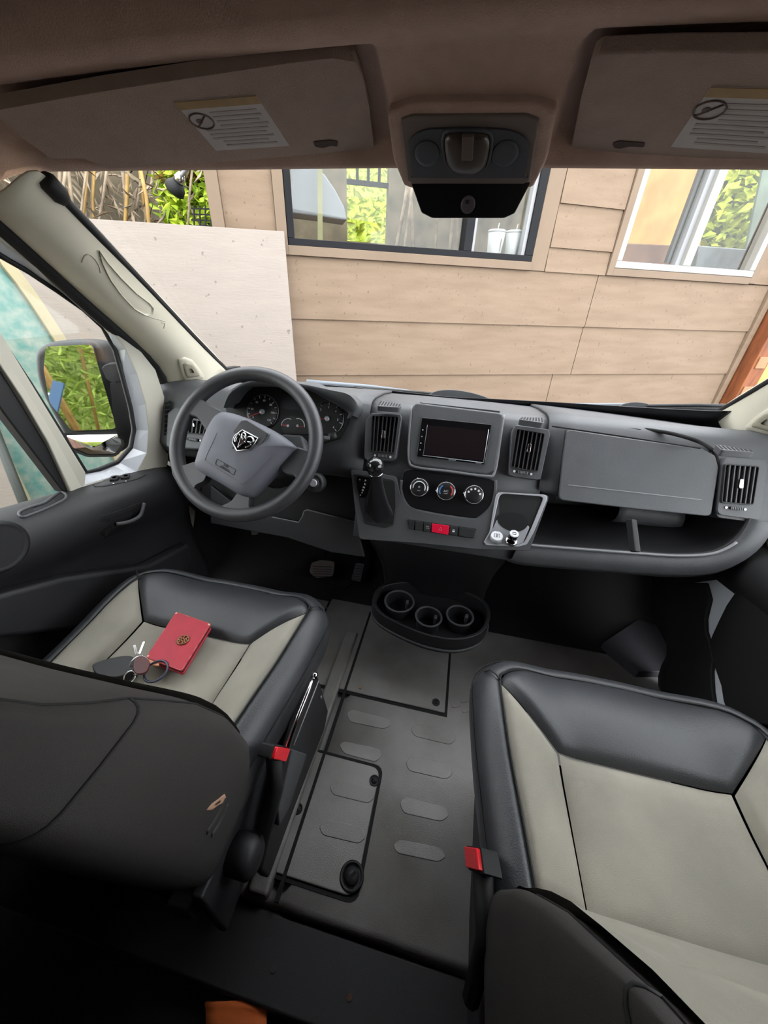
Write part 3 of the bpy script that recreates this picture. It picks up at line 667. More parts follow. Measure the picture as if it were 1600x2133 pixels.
skin('tweeter_grille', pt_, ti, 0.0075, mat('tweeter_grille', '#aea894', 0.8, bump=0.5, bs=1500, var=0.1), pil)
for src in list(pil.children):
    c = src.copy(); c.data = src.data.copy(); COL.objects.link(c); c.parent = pilr
    for v in c.data.vertices: v.co.x = 2 * X0 - v.co.x
    c.data.flip_normals()
gr_ = [(206, 522), (224, 548), (250, 578), (282, 610), (308, 630), (316, 640), (314, 652), (302, 654), (278, 640), (252, 612), (230, 582), (214, 550)]
skin('grab_recess', pt_, gr_, -0.0, mat('pillar_trim_shade', '#cbc6b6', 0.5, var=0.05), pil, rings=4, dome=-0.006, depth=-0.004)
def crease(pts, r=0.0012):
    q = [onmesh(pt_, x, y, 0.0004)[0] for x, y in pts]; tube('trim_crease', cr(q, 4, False), r, mat('trim_line', '#b3ad9c', 0.7), pil, seg=6)
crease([(170, 546), (176, 533), (186, 530), (198, 540), (207, 556), (209, 568)]); crease([(210, 540), (228, 580), (262, 624), (300, 655), (344, 669)]); crease([(336, 672), (343, 674), (341, 684)])
# ---- driver's door
dr = struct(thing('door_1', 'x', 'x', (-0.9, 0.4, -0.1))); del dr['label']; del dr['category']
DX = -0.895
def dq(pts, X=DX): return [at(x, y, 'x', X) for x, y in pts]
NX = (1, 0, 0)
OPEN = [(-120, 440), (0, 532), (60, 566), (120, 606), (175, 645), (215, 682), (240, 730), (255, 785), (272, 850), (279, 895), (272, 932), (245, 962), (205, 978), (178, 984), (120, 892), (60, 798), (0, 708), (-120, 520)]
OUT = [(-120, 352), (0, 462), (60, 518), (120, 572), (180, 628), (240, 680), (290, 726), (325, 770), (345, 830), (350, 900), (352, 960), (340, 1010), (250, 1020), (160, 1050), (100, 920), (45, 826), (-15, 736), (-135, 548)]
MIDO = [(x + (X - x) * 0.42, y + (Y - y) * 0.42) for (x, y), (X, Y) in zip(OPEN, OUT)]
ring('window_frame', dq(OUT, -0.875), dq(MIDO, -0.885), NX, 0.0, -0.02, GPAINT, dr, bevel=0.004)
ring('outer_reveal', dq(MIDO, -0.885), dq(OPEN, -0.915), NX, 0.0, -0.004, WPAINT, dr)
tube('window_seal', dq([(x, y) for x, y in OPEN], -0.912), 0.006, RUBBER, dr, closed=True)
slab('quarter_glass', dq(OPEN, -0.918), NX, 0.0, -0.003, GLASS_W, dr)
tube('door_seal', [p + V((-0.006, -0.004, -0.006)) for p in cr(SEAL, 3, False)], 0.018, RUBBER, dr)
slab('window_post', dq([(-60, 600), (0, 700), (174, 984), (172, 1012), (146, 1016), (0, 778), (-60, 684)], -0.895), NX, 0.01, -0.03, GPAINT, dr, bevel=0.006)
slab('post_seal', dq([(-60, 684), (0, 778), (146, 1014), (128, 1026), (0, 858), (-60, 770)], -0.893), NX, 0.008, -0.02, RUBBER, dr, bevel=0.004)
mw_ = dq([(-60, 770), (0, 858), (126, 1024), (0, 1068)], -0.91) + [V((-0.91, -0.12, 0.75)), V((-0.91, -0.12, 1.25)), V((-0.91, 0.45, 1.25))]
slab('main_glass', mw_, NX, 0.0, -0.003, GLASS_W, dr)
rows = []
for Y in (-0.15, 0.1, 0.3, 0.45, 0.6, 0.72, 0.80, 0.86, 0.90):
    zs = 0.667 - 0.19 * (Y - 0.46); t = max(0, (Y - 0.72) / 0.18); ix = -0.045 * t * t
    rows.append([V((x + (ix if 0 < i < 7 else 0), Y, z)) for i, (x, z) in enumerate(((-0.935, zs - 0.02), (-0.905, zs), (-0.875, zs + 0.004), (-0.838, zs - 0.004), (-0.812, zs - 0.022), (-0.800, zs - 0.055), (-0.806, zs - 0.10), (-0.838, zs - 0.135),
                 (-0.858, zs - 0.16), (-0.862, zs - 0.28), (-0.845, 0.24), (-0.835, 0.20), (-0.838, 0.10), (-0.87, -0.02), (-0.93, -0.04)))])
loft('door_panel', rows, PLAST_D, dr, thick=0.02, sub=1)
def zsill(Y): return 0.667 - 0.19 * (Y - 0.46)
bpy.context.view_layer.update(); dt_ = bvh_of(bpy.data.objects['door_panel'])
sp = skin('switch_panel', dt_, [(192, 1010), (205, 1000), (235, 993), (268, 986), (300, 984), (305, 990), (285, 999), (250, 1007), (215, 1014), (198, 1015)], 0.002, PLAST_D, dr)
for pts in ([(229, 1004), (232, 997), (240, 995), (248, 995), (246, 1002), (238, 1004)], [(252, 1000), (255, 993), (263, 991), (271, 991), (269, 998), (260, 1000)]):
    skin('window_switch', dt_, pts, 0.007, BLACK, sp, rings=2, depth=0.0)
for x, y in ((236, 1009), (262, 1004)):
    q, n = onmesh(dt_, x, y, 0.0025); lathe('switch_mark', q, n, [(0.002, 0), (0.002, 0.0006)], WHITEP, sp, seg=8)
pk = [(40, 1068), (66, 1056), (92, 1048), (112, 1034), (126, 1026), (137, 1030), (136, 1040), (118, 1050), (96, 1060), (66, 1072), (46, 1078)]
skin('pull_pocket', dt_, pk, 0.001, BLACK, dr, rings=2)
tube('pull_rim', cr([onmesh(dt_, x, y, 0.001)[0] for x, y in pk], 3), 0.0028, PLAST, dr, closed=True, seg=6)
skin('handle_recess', dt_, [(206, 1082), (212, 1074), (240, 1066), (272, 1054), (298, 1044), (302, 1056), (292, 1078), (268, 1096), (240, 1112), (218, 1122), (209, 1112)], 0.001, BLACK, dr, rings=2)
tube('door_handle', cr([onmesh(dt_, x, y, o_)[0] for x, y, o_ in ((238, 1090, 0.004), (252, 1085, 0.012), (270, 1078, 0.014), (285, 1068, 0.012), (297, 1048, 0.004))], 4, False), 0.005, PLAST, dr)
slab('lower_pocket', dq([(-40, 1240), (120, 1200), (300, 1175), (385, 1130), (390, 1165), (300, 1290), (-40, 1330)], -0.835), NX, 0.02, -0.02, PLAST_D, dr, bevel=0.012)
lathe('speaker_grille', at(-4, 1140, 'x', -0.798), (1, 0, 0.0), [(0.05, -0.02), (0.05, 0.004), (0.044, 0.006), (0.04, 0.004)], PLAST_D, dr, seg=32)
for i in range(5):
    x0 = 20 + i * 26; tube('sill_rib', [at(x0 - 60, 1086 - i * 9, 'x', -0.885), at(x0, 1068 - i * 9, 'x', -0.885)], 0.003, BLACK, dr, seg=6) if i == 0 else None
# painted door frame strip low beside the dash
struct(slab('trim_7', dq([(354, 960), (372, 1000), (388, 1045), (408, 1064), (404, 1095), (396, 1130), (387, 1158), (382, 1120), (376, 1070), (362, 1020)], -0.90), NX, 0.0, -0.03, GPAINT, bevel=0.003))
struct(slab('wall_kick', [V((-0.95, 0.84, -0.1)), V((-0.95, 1.5, -0.1)), V((-0.95, 1.5, 0.78)), V((-0.95, 0.98, 0.82)), V((-0.95, 0.86, 0.6))], NX, 0.0, -0.03, CARPET))
# ---- passenger door
pd = struct(thing('door_2', 'x', 'x', (0.82, 0.3, -0.1))); del pd['label']; del pd['category']
rows = []
for Y in (-0.15, 0.1, 0.3, 0.45, 0.6, 0.72, 0.80, 0.86, 0.90):
    zs = 0.667 - 0.19 * (Y - 0.46)
    rows.append([V((2 * X0 - x, Y, z)) for i, (x, z) in enumerate(((-0.935, zs - 0.02), (-0.905, zs), (-0.875, zs + 0.004), (-0.838, zs - 0.004), (-0.812, zs - 0.022), (-0.800, zs - 0.055), (-0.806, zs - 0.10), (-0.838, zs - 0.135),
                 (-0.858, zs - 0.16), (-0.862, zs - 0.28), (-0.845, 0.24), (-0.835, 0.20), (-0.838, 0.10), (-0.87, -0.02), (-0.93, -0.04)))])
loft('door_panel', rows, BLACK, pd, thick=0.02, sub=1)
ring('window_frame', [mir(p) for p in dq(OUT, -0.875)], [mir(p) for p in dq(MIDO, -0.885)], NX, 0.02, 0.0, GPAINT, pd, bevel=0.004)
slab('window_glass', [mir(p) for p in dq(OPEN, -0.918)], NX, 0.003, 0.0, GLASS_W, pd); slab('window_glass', [mir(p) for p in mw_], NX, 0.003, 0.0, GLASS_W, pd)
def rq(pts, X): return [at(x, y, 'x', X) for x, y in pts]
struct(slab('trim_8', rq([(1455, 1215), (1570, 1200), (1570, 1500), (1455, 1500)], 0.745), NX, 0.0, -0.01, WPAINT))
struct(slab('trim_9', rq([(1395, 1215), (1478, 1215), (1487, 1249), (1477, 1290), (1478, 1316), (1486, 1340), (1494, 1375), (1490, 1400), (1492, 1440), (1498, 1480), (1395, 1490)], 0.735), NX, 0.0, -0.01, BLACK, bevel=0.003))
struct(slab('trim_10', rq([(1540, 1236), (1575, 1200), (1660, 1190), (1660, 1520), (1530, 1500), (1516, 1462), (1511, 1430), (1500, 1400), (1490, 1365), (1486, 1340), (1493, 1322), (1506, 1294), (1522, 1262)], 0.735), NX, 0.0, -0.01, BLACK, bevel=0.003))
struct(slab('wall_kick_right', [V((0.86, 0.84, -0.1)), V((0.86, 1.5, -0.1)), V((0.86, 1.5, 0.78)), V((0.86, 0.98, 0.82)), V((0.86, 0.86, 0.6))], NX, 0.03, 0.0, CARPET))
# ---- side mirror
sm = thing('side_mirror', 'black door mirror with main and lower wide-angle glass', 'mirror', at(250, 940, 'x', -1.0))
MPL = plane(at(175, 820, 'x', -1.08), (0.30, -0.95, 0.05))
def mq(pts, off=0.0): return [on(x, y, MPL, off) for x, y in pts]
hous = cr(mq([(68, 742), (80, 722), (112, 711), (165, 709), (196, 716), (210, 738), (228, 800), (246, 868), (252, 900), (262, 915), (258, 935), (236, 948), (190, 950), (152, 940), (134, 915), (115, 880), (88, 830), (72, 785)]), 3)
slab('mirror_housing', hous, MPL[1], 0.0, -0.09, PLAST_D, sm, bevel=0.02, seg=4)
MIRR = mat('mirror_silver', '#e6e6e6', 0.02, metal=1.0, var=0.01, vs=2)
slab('mirror_glass', rnd(mq([(96, 722), (192, 717), (244, 893), (150, 897), (104, 838), (92, 770)], 0.004), 0.12, 4), MPL[1], 0.002, -0.002, MIRR, sm)
lp = rnd(mq([(137, 905), (250, 903), (256, 925), (240, 946), (186, 947), (150, 932)], 0.004), 0.2, 4); c = sum(lp, V()) / len(lp)
rws = []
for t in (1.0, 0.8, 0.55, 0.3, 0.05): rws.append([c + (p - c) * t + MPL[1] * (0.002 + 0.018 * (1 - t * t)) for p in lp])
loft('wide_angle_glass', rws, MIRR, sm, closed_u=True)
ring('glass_divider', rnd(mq([(132, 900), (254, 898), (262, 925), (244, 950), (184, 951), (146, 936)], 0.002), 0.2, 4), rnd(mq([(137, 905), (250, 903), (256, 925), (240, 946), (186, 947), (150, 932)], 0.002), 0.2, 4), MPL[1], 0.006, -0.004, BLACK, sm)
slab('mirror_arm', [at(x, y, 'x', -1.0) for x, y in ((214, 765), (222, 756), (248, 753), (262, 760), (262, 790), (240, 800), (224, 790))], (0.3, -0.95, 0), 0.012, -0.03, PLAST_D, sm, bevel=0.008)
slab('mirror_arm', [at(x, y, 'x', -1.0) for x, y in ((232, 795), (244, 795), (262, 880), (276, 895), (272, 920), (250, 910), (240, 870))], (0.3, -0.95, 0), 0.012, -0.03, PLAST_D, sm, bevel=0.008)
# ================================================================== dashboard
dash = thing('dashboard', 'dark grey van dashboard spanning the cab under the windscreen', 'dashboard', (X0, 1.0, 0.0))
DN = V((0, -math.cos(math.radians(28)), math.sin(math.radians(28)))); DP = V((0, 0.93, 0.75)); DF = (DP, DN)
def c2(x, y): return (720 + x / 3.636, 780 + y / 3.636)
def c3(x, y): return (1100 + x / 3.2, 780 + y / 3.2)
def df(pts, off=0.0, cv=None): return [on(*(cv(*p) if cv else p), DF, off) for p in pts]
def fy(z, off=0.012): return 0.93 + (z - 0.75) * 0.5317 + off * 1.1326
def body(name, xs, prof, m, thick=0.008):
    return loft(name, [[V((X, y, z)) for y, z in (prof(X) if callable(prof) else prof)] for X in xs], m, dash, thick=thick)
TOP = [(1.40, 0.745), (1.28, 0.778), (1.15, 0.802), (1.03, 0.816), (0.995, 0.816), (0.975, 0.808), (fy(0.79), 0.79)]
def top_at(X):
    s = 0.10 * (X - X0) ** 2; return [(y - s * 1.6 if i < 3 else y, z) for i, (y, z) in enumerate(TOP)]
body('dash_shell', [-0.925, -0.90, -0.86, -0.75, -0.65, -0.5, -0.4, -0.3, -0.235], lambda X: top_at(X) + [(fy(0.72), 0.72), (fy(0.66), 0.66), (0.905, 0.625), (0.95, 0.60), (1.10, 0.58), (1.40, 0.58)], PLAST)
body('dash_shell', [-0.24, -0.1, 0.0, 0.1, 0.24], lambda X: top_at(X) + [(fy(0.72), 0.72), (fy(0.62), 0.62), (fy(0.52), 0.52), (fy(0.49), 0.485), (0.87, 0.46), (1.40, 0.46)], PLAST)
body('dash_shell', [0.235, 0.3, 0.4, 0.5, 0.6, 0.7, 0.78, 0.81, 0.825], lambda X: top_at(X) + [(fy(0.72), 0.72), (fy(0.665), 0.665), (fy(0.655) + .01, 0.652), (1.10, 0.645), (1.40, 0.645)], PLAST)
for X, r in ((-0.925, 1), (0.825, -1)):
    pts = [V((X, y, z)) for y, z in TOP + [(fy(0.66), 0.66), (1.4, 0.62)]]
    slab('dash_end', pts, (1, 0, 0), 0.004, -0.004, PLAST, dash)
# raised pods over the centre vents, lid on top
def pod(name, poly, off, th, m=PLAST, bev=0.008, r=0.25): return slab(name, rnd(poly, r, 4), DN, off + th, off - 0.02, m, dash, bevel=bev, seg=3)
def vent(o4, hpoly, cv, nfin, strip, tab, grille, gcv, rot_pl=DF, ts=1.0):
    h = slab('air_vent', rnd([on(*cv(*p), rot_pl) for p in hpoly], 0.16, 4), rot_pl[1], 0.016, -0.02, PLAST, dash, bevel=0.007, seg=3)
    q = [on(*cv(*p), rot_pl, 0.017) for p in o4]; n = rot_pl[1]
    slab('vent_opening', rnd(q, 0.06, 3), n, 0.0006, -0.004, SHADOWB, h)
    c_ = sum(q, V()) / 4
    ring('vent_bezel', rnd([c_ + (p - c_) * 1.05 for p in q], 0.08, 3), rnd([c_ + (p - c_) * 0.985 for p in q], 0.06, 3), n, 0.005, -0.004, PLAST_D, h, bevel=0.0012)
    for k in range(nfin):
        t = (k + 0.75) / (nfin + 0.5); a = q[0].lerp(q[1], t); b = q[3].lerp(q[2], t); d = (b - a) * 0.01
        bar('fin', a + d + n * 0.003, b - d + n * 0.003, 0.0022, 0.007, FIN, h, up=n)
    tp_ = on(*cv(*tab), rot_pl, 0.025); dn = (q[3] - q[0]).normalized()
    slab('vent_tab', rnd([tp_ + dn * a * ts + dn.cross(n) * b * ts for a, b in ((-0.011, -0.0035), (-0.011, 0.0035), (0.010, 0.0045), (0.010, -0.0045))], 0.35, 3), n, 0.004, -0.006, CHROME, h, bevel=0.001)
    s = [on(*cv(*p), rot_pl, 0.017) for p in strip]; cs = sum(s, V()) / 4
    slab('thumbwheel', rnd(s, 0.3, 3), n, 0.004, -0.004, BLACK, h, bevel=0.001)
    e = (s[1] - s[0]).normalized()
    for k in range(7): bar('wheel_rib', cs + e * (k - 3) * 0.0035 - dn * 0.003 + n * 0.0042, cs + e * (k - 3) * 0.0035 + dn * 0.003 + n * 0.0042, 0.0012, 0.001, GREYP, h, up=n)
    for sgn in (-1, 1): lathe('dot_mark', cs + e * sgn * ((s[1] - s[0]).length / 2 + 0.007), n, [(0.0032, 0), (0.0030, 0.0012)], WHITEP, h, seg=10)
    for g in grille:
        slab('demist_slot', [on(*gcv(*p), DF, 0.017) if False else at(*gcv(*p), 'z', 0.829) for p in g], (0, 0, 1), 0.003, -0.004, SHADOWB, h)
    return h
vent([(205, 315), (400, 325), (368, 595), (190, 580)], [(148, 655), (160, 360), (205, 300), (420, 312), (430, 340), (385, 655)], c2, 6, [(245, 606), (322, 614), (318, 632), (240, 624)], (288, 458),
     [], c2)
vent([(1297, 417), (1503, 452), (1450, 735), (1252, 702)], [(1228, 770), (1250, 440), (1278, 392), (1525, 425), (1536, 460), (1465, 795), (1440, 800)], c2, 6, [(1302, 728), (1386, 742), (1382, 760), (1296, 746)], (1388, 560), [], c2)
vent([(1310, 602), (1528, 617), (1490, 865), (1285, 850)], [(1228, 930), (1262, 600), (1290, 560), (1545, 575), (1556, 610), (1505, 965), (1480, 965)], c3, 6, [(1345, 880), (1425, 888), (1422, 906), (1342, 898)], (1416, 730), [], c3)
# driver's outer vent behind the wheel
vent([(370, 872), (440, 880), (432, 905), (374, 900)], [(352, 935), (356, 862), (372, 850), (445, 860), (448, 940)], lambda x, y: (x, y), 7, [(392, 911), (414, 914), (413, 920), (391, 917)], (405, 886), [], c2, ts=0.45)
side = plane(at(350, 870, 'x', -0.855), (0.62, -0.75, 0.2))
sv = slab('side_vent', [on(x, y, side) for x, y in ((344, 838), (354, 834), (352, 908), (342, 906))], side[1], 0.004, -0.02, SHADOWB, dash)
for k in range(7): bar('fin', on(343, 845 + k * 9.5, side, 0.006), on(354, 843 + k * 9.5, side, 0.006), 0.002, 0.006, FIN, sv, up=side[1])
# demister slots on the pod tops
def slots(pts4, n):
    a, b, c, d = [at(x, y, 'z', 0.826) for x, y in pts4]
    o = slab('demist_grille', rnd([a, b, c, d], 0.2, 3), (0, 0, 1), 0.004, -0.01, PLAST, dash, bevel=0.002)
    for k in range(n):
        t0 = (k + 0.25) / n; t1 = (k + 0.75) / n
        slab('slot', [a.lerp(b, t0) * 0.85 + d.lerp(c, t0) * 0.15, a.lerp(b, t1) * 0.85 + d.lerp(c, t1) * 0.15, a.lerp(b, t1) * 0.15 + d.lerp(c, t1) * 0.85, a.lerp(b, t0) * 0.15 + d.lerp(c, t0) * 0.85], (0, 0, 1), 0.0046, -0.002, SHADOWB, o)
slots([c2(265, 205), c2(425, 235), c2(410, 260), c2(235, 250)], 8)
slots([c2(1330, 335), c2(1490, 335), c2(1500, 380), c2(1310, 352)], 8)
slots([c3(1240, 475), c3(1480, 515), c3(1500, 530), c3(1285, 515)], 8)
slab('dash_top_lid', rnd([at(*c2(*p), 'z', 0.822) for p in ((560, 222), (590, 182), (1150, 240), (1172, 288))], 0.1, 3), (0, 0, 1), 0.004, -0.01, PLAST, dash, bevel=0.003)
# radio surround, radio
slab('radio_surround', rnd(df([(515, 218), (1192, 300), (1172, 480), (1128, 735), (1060, 762), (520, 692), (478, 650), (490, 430)], 0, c2), 0.22, 4), DN, 0.014, -0.01, PLAST, dash, bevel=0.006, seg=3)
tube('surround_trim', cr(df([(500, 240), (484, 450), (480, 640), (525, 700), (780, 732), (1060, 768), (1130, 738), (1172, 480), (1196, 305)], 0.010, c2), 4, False), 0.0035, mat('grey_edge', '#7d7d80', 0.4, var=0.05), dash)
radio = slab('radio', df([(583, 335), (1100, 388), (1050, 687), (540, 625)], 0, c2), DN, 0.019, -0.005, GLOSSB, dash, bevel=0.002)
slab('radio_screen', df([(622, 385), (1072, 428), (1040, 655), (592, 606)], 0.019, c2), DN, 0.0012, -0.002, SCREEN, radio)
tube('screen_edge', df([(1085, 415), (1044, 668)], 0.020, c2), 0.0009, SILVER, radio, seg=6); tube('screen_edge', df([(584, 612), (1044, 668)], 0.020, c2), 0.0007, SILVER, radio, seg=6)
tube('screen_edge', df([(620, 382), (588, 606)], 0.020, c2), 0.0005, GREYP, radio, seg=6)
for p in ((585, 420), (578, 470), (570, 520), (565, 570)): lathe('radio_key', on(*c2(*p), DF, 0.019), DN, [(0.002, 0), (0.0018, 0.0006)], GREYP, radio, seg=8)
bar('radio_mark', on(*c2(780, 645), DF, 0.0196), on(*c2(835, 651), DF, 0.0196), 0.0022, 0.0005, GREYP, radio, up=DN)
bar('radio_mark', on(*c2(985, 668), DF, 0.0196), on(*c2(1030, 673), DF, 0.0196), 0.0018, 0.0005, GREYP, radio, up=DN)
# climate panel with three knobs
slab('climate_panel', cr(df([(430, 790), (470, 720), (700, 745), (1040, 785), (1128, 815), (1125, 900), (1090, 1000), (1010, 1070), (940, 1085), (560, 1022), (470, 970), (425, 880)], 0, c2), 4), DN, 0.006, -0.01, GLOSSB if False else mat('satin_black', '#17171a', 0.35, var=0.1), dash, bevel=0.003)
tube('climate_rim', cr(df([(425, 800), (420, 880), (462, 985), (555, 1035), (940, 1098), (1020, 1080), (1100, 1005), (1132, 900), (1136, 800)], 0.005, c2), 5, False), 0.0045, PLAST, dash)
def knob(cx, cy, marks):
    c = on(*c2(cx, cy), DF, 0.006); R = 0.0235
    k = lathe('climate_knob', c, DN, [(R * 1.12, 0), (R * 1.12, 0.003), (R, 0.004), (R * 0.97, 0.016), (R * 0.86, 0.018), (R * 0.3, 0.018)], mat('knob_black', '#1a1a1c', 0.4, var=0.1), dash, seg=36)
    s, u, n = basis(DN)
    pts = [c + (s * math.cos(a) + u * math.sin(a)) * R * 0.98 + n * 0.0165 for a in [2 * math.pi * i / 40 for i in range(40)]]
    tube('chrome_ring', pts, 0.0014, CHROME, k, seg=6, closed=True)
    lathe('index_dot', c + (s * math.cos(marks[0]) + u * math.sin(marks[0])) * R * 1.07 + n * 0.006, n, [(0.0022, 0), (0.002, 0.006)], WHITEP, k, seg=8)
    def arc(a0, a1, rr, m, w_=0.0012):
        P = [c + (s * math.cos(a) + u * math.sin(a)) * rr + n * 0.0182 for a in [a0 + (a1 - a0) * i / 14 for i in range(15)]]; tube('dial_mark', P, w_, m, k, seg=6)
    return k, c, s, u, n, R, arc
k, c, s, u, n, R, arc = knob(560, 858, (1.9,))
arc(3.3, 0.0 - 0.4, R * 0.68, WHITEP, 0.0013)
text('fan_symbol', '*', c - u * 0.001 + n * 0.0182, DN, 0.014, WHITEP, k); bar('dial_mark', c - u * 0.008 - s * 0.004 + n * 0.0184, c - u * 0.008 + s * 0.004 + n * 0.0184, 0.0022, 0.0004, GREYP, k, up=DN)
k, c, s, u, n, R, arc = knob(760, 885, (3.2,))
arc(2.2, 3.7, R * 0.7, BLUEP, 0.0016); arc(1.0, -0.55, R * 0.7, REDP, 0.0016)
text('air_label', 'A/C', c + n * 0.0182, DN, 0.0075, WHITEP, k); bar('dial_mark', c - u * 0.006 - s * 0.005 + n * 0.0184, c - u * 0.006 + s * 0.005 + n * 0.0184, 0.0018, 0.0004, GREYP, k, up=DN)
k, c, s, u, n, R, arc = knob(968, 912, (3.1,))
for a in (2.75, 2.15, 1.5, 0.85, 0.25):
    p = c + (s * math.cos(a) + u * math.sin(a)) * R * 0.66 + n * 0.0182; slab('airflow_mark', cr([p + s * x + u * y for x, y in ((-0.002, -0.002), (0.002, -0.002), (0.0024, 0.0014), (0, 0.003), (-0.0024, 0.0014))], 2), DN, 0.0005, -0.0005, WHITEP, k)
# lower fascia: shift panel, switch strip, cup pod
fas = slab('lower_fascia', rnd(df([(45, 722), (200, 738), (385, 775), (415, 900), (470, 985), (560, 1035), (940, 1100), (1025, 1082), (1100, 1005), (1140, 890), (1540, 912), (1420, 1240), (1385, 1330), (1000, 1320), (560, 1275), (110, 1245), (75, 1000)], 0, c2), 0.12, 3), DN, 0.010, -0.012, PLAST, dash, bevel=0.004)
ss = slab('switch_strip', rnd(df([(465, 1095), (992, 1168), (965, 1242), (490, 1172)], 0.010, c2), 0.15, 3), DN, 0.002, -0.004, BLACK, dash, bevel=0.001)
def sw_(x0, x1, m, nm, top=0.005):
    def yl(x): return 1100 + (x - 470) * (72 / 520)
    pts = [(x0, yl(x0) + 2), (x1, yl(x1) + 2), (x1 - 8, yl(x1) + 70), (x0 - 4 if x0 > 480 else x0 + 14, yl(x0) + 66)]
    return slab(nm, rnd(df(pts, 0.012, c2), 0.06, 2), DN, top - 0.002, -0.002, m, ss, bevel=0.0008)
for x0, x1 in ((474, 524), (530, 588), (594, 650), (790, 852), (862, 980)): sw_(x0, x1, PLAST_D, 'push_switch')
sw_(655, 786, REDH, 'hazard_switch', 0.007)
tri_c = on(*c2(718, 1170), DF, 0.018); s, u, n = basis(DN)
tube('hazard_triangle', [tri_c + s * x + u * y for x, y in ((-0.0045, -0.0035), (0.0045, -0.0035), (0, 0.0045))], 0.0005, mat('pink_print', '#f0a0a8', 0.5), ss, seg=5, closed=True)
for x, y in ((620, 1150), (622, 1163)): bar('switch_mark', on(*c2(x - 12, y), DF, 0.0155), on(*c2(x + 12, y + 3), DF, 0.0155), 0.002, 0.0004, GREYP, ss, up=DN)
lk = on(*c2(818, 1186), DF, 0.0155); slab('lock_mark', [lk + s * x + u * y for x, y in ((-0.003, -0.003), (0.003, -0.003), (0.003, 0.001), (-0.003, 0.001))], DN, 0.0004, -0.0004, WHITEP, ss)
tube('lock_mark', [lk + s * x + u * y for x, y in ((-0.002, 0.001), (-0.002, 0.004), (0.002, 0.004), (0.002, 0.001))], 0.0005, WHITEP, ss, seg=5)
# gear shifter
sh = slab('shift_gate', rnd(df([(62, 752), (190, 765), (375, 800), (380, 1000), (362, 1140), (300, 1160), (150, 1130), (130, 1060)], 0.010, c2), 0.15, 3), DN, 0.003, -0.004, PLAST_D, dash, bevel=0.001)
slab('gear_display', rnd(df([(82, 765), (182, 780), (186, 840), (160, 930), (112, 935), (90, 860)], 0.013, c2), 0.2, 3), DN, 0.0015, -0.002, GLOSSB, sh)
for t_, x, y in (('P', 150, 806), ('R', 146, 832), ('N', 138, 856), ('D', 130, 878), ('=', 108, 797)): text('gear_letter', t_, on(*c2(x, y), DF, 0.0148), DN, 0.0075, WHITEP, sh)
for x, y in ((124, 896), (112, 914)): lathe('gear_dot', on(*c2(x, y), DF, 0.0146), DN, [(0.0016, 0), (0.0014, 0.0005)], WHITEP, sh, seg=8)
slab('boot_recess', rnd(df([(200, 800), (372, 810), (378, 1000), (358, 1135), (160, 1110), (135, 1050), (165, 900)], 0.013, c2), 0.15, 3), DN, 0.001, -0.002, BLACK, sh)
bb = on(*c2(255, 1060), DF, 0.01); kb = on(*c2(224, 695), DF, 0.095)
ax = (kb - bb)
rows = []
for t, rx, ry in ((0.0, 0.034, 0.026), (0.12, 0.033, 0.024), (0.28, 0.026, 0.02), (0.45, 0.022, 0.018), (0.62, 0.018, 0.016), (0.78, 0.0165, 0.015), (0.88, 0.016, 0.015)):
    c = bb + ax * t; rr = []
    for i in range(28):
        a = 2 * math.pi * i / 28; f = 1 + (0.16 * (1 - t) * math.cos(4 * a + t * 2.2))
        rr.append(c + s * math.cos(a) * rx * f + DN.cross(s) * math.sin(a) * ry * f)
    rows.append(rr)
loft('shift_boot', rows, mat('gaiter_leather', '#26262a', 0.35, bump=0.2, bs=500, var=0.2), sh, closed_u=True)
lathe('shift_knob', kb - ax.normalized() * 0.012, ax.normalized(), [(0.014, -0.014), (0.0165, -0.008), (0.0225, 0.004), (0.0235, 0.014), (0.021, 0.024), (0.014, 0.031), (0.004, 0.034)], mat('knob_gloss', '#1c1c1f', 0.15, var=0.1, coat=0.5), sh, seg=28)
kc = kb + ax.normalized() * 0.0; s2, u2, n2 = basis(ax)
tube('knob_ring', [kc - ax.normalized() * 0.02 + (s2 * math.cos(a) + u2 * math.sin(a)) * 0.0175 for a in [2 * math.pi * i / 24 for i in range(24)]], 0.0012, CHROME, sh, seg=6, closed=True)
# cup pod with silver trim and the two sockets
cp = ring('cup_pod', rnd(df([(1140, 890), (1535, 912), (1420, 1200), (1370, 1285), (1310, 1302), (1062, 1292), (1046, 1268), (1090, 1190)], 0.010, c2), 0.14, 3), rnd(df([(1166, 900), (1502, 925), (1395, 1185), (1350, 1270), (1305, 1290), (1072, 1282), (1058, 1264), (1105, 1185)], 0.010, c2), 0.14, 3), DN, 0.006, -0.01, SILVER, dash, bevel=0.002)
slab('pod_recess', rnd(df([(1166, 900), (1502, 925), (1395, 1185), (1170, 1150)], 0.010, c2), 0.1, 3), DN, 0.0012, -0.004, BLACK, cp)
slab('socket_plate', rnd(df([(1165, 1065), (1395, 1150), (1345, 1270), (1305, 1288), (1072, 1282), (1058, 1262), (1100, 1190)], 0.010, c2), 0.14, 3), DN, 0.003, -0.004, SILVER, cp, bevel=0.001)
slab('cup_well', cr(df([(1150, 1100), (1180, 1060), (1270, 1048), (1350, 1070), (1382, 1130), (1340, 1180), (1260, 1190), (1180, 1150)], 0.013, c2), 4), DN, 0.001, -0.003, SHADOWB, cp)
ua = on(*c2(1140, 1240), DF, 0.013); ud = (V((0, -0.35, 0.93))).normalized()
us = lathe('usb_socket', ua, ud, [(0.0155, -0.004), (0.0155, 0.010), (0.0145, 0.012), (0.012, 0.0115)], mat('pale_socket', '#cfcfd4', 0.4, var=0.05), cp, seg=28)
s3, u3, n3 = basis(ud)
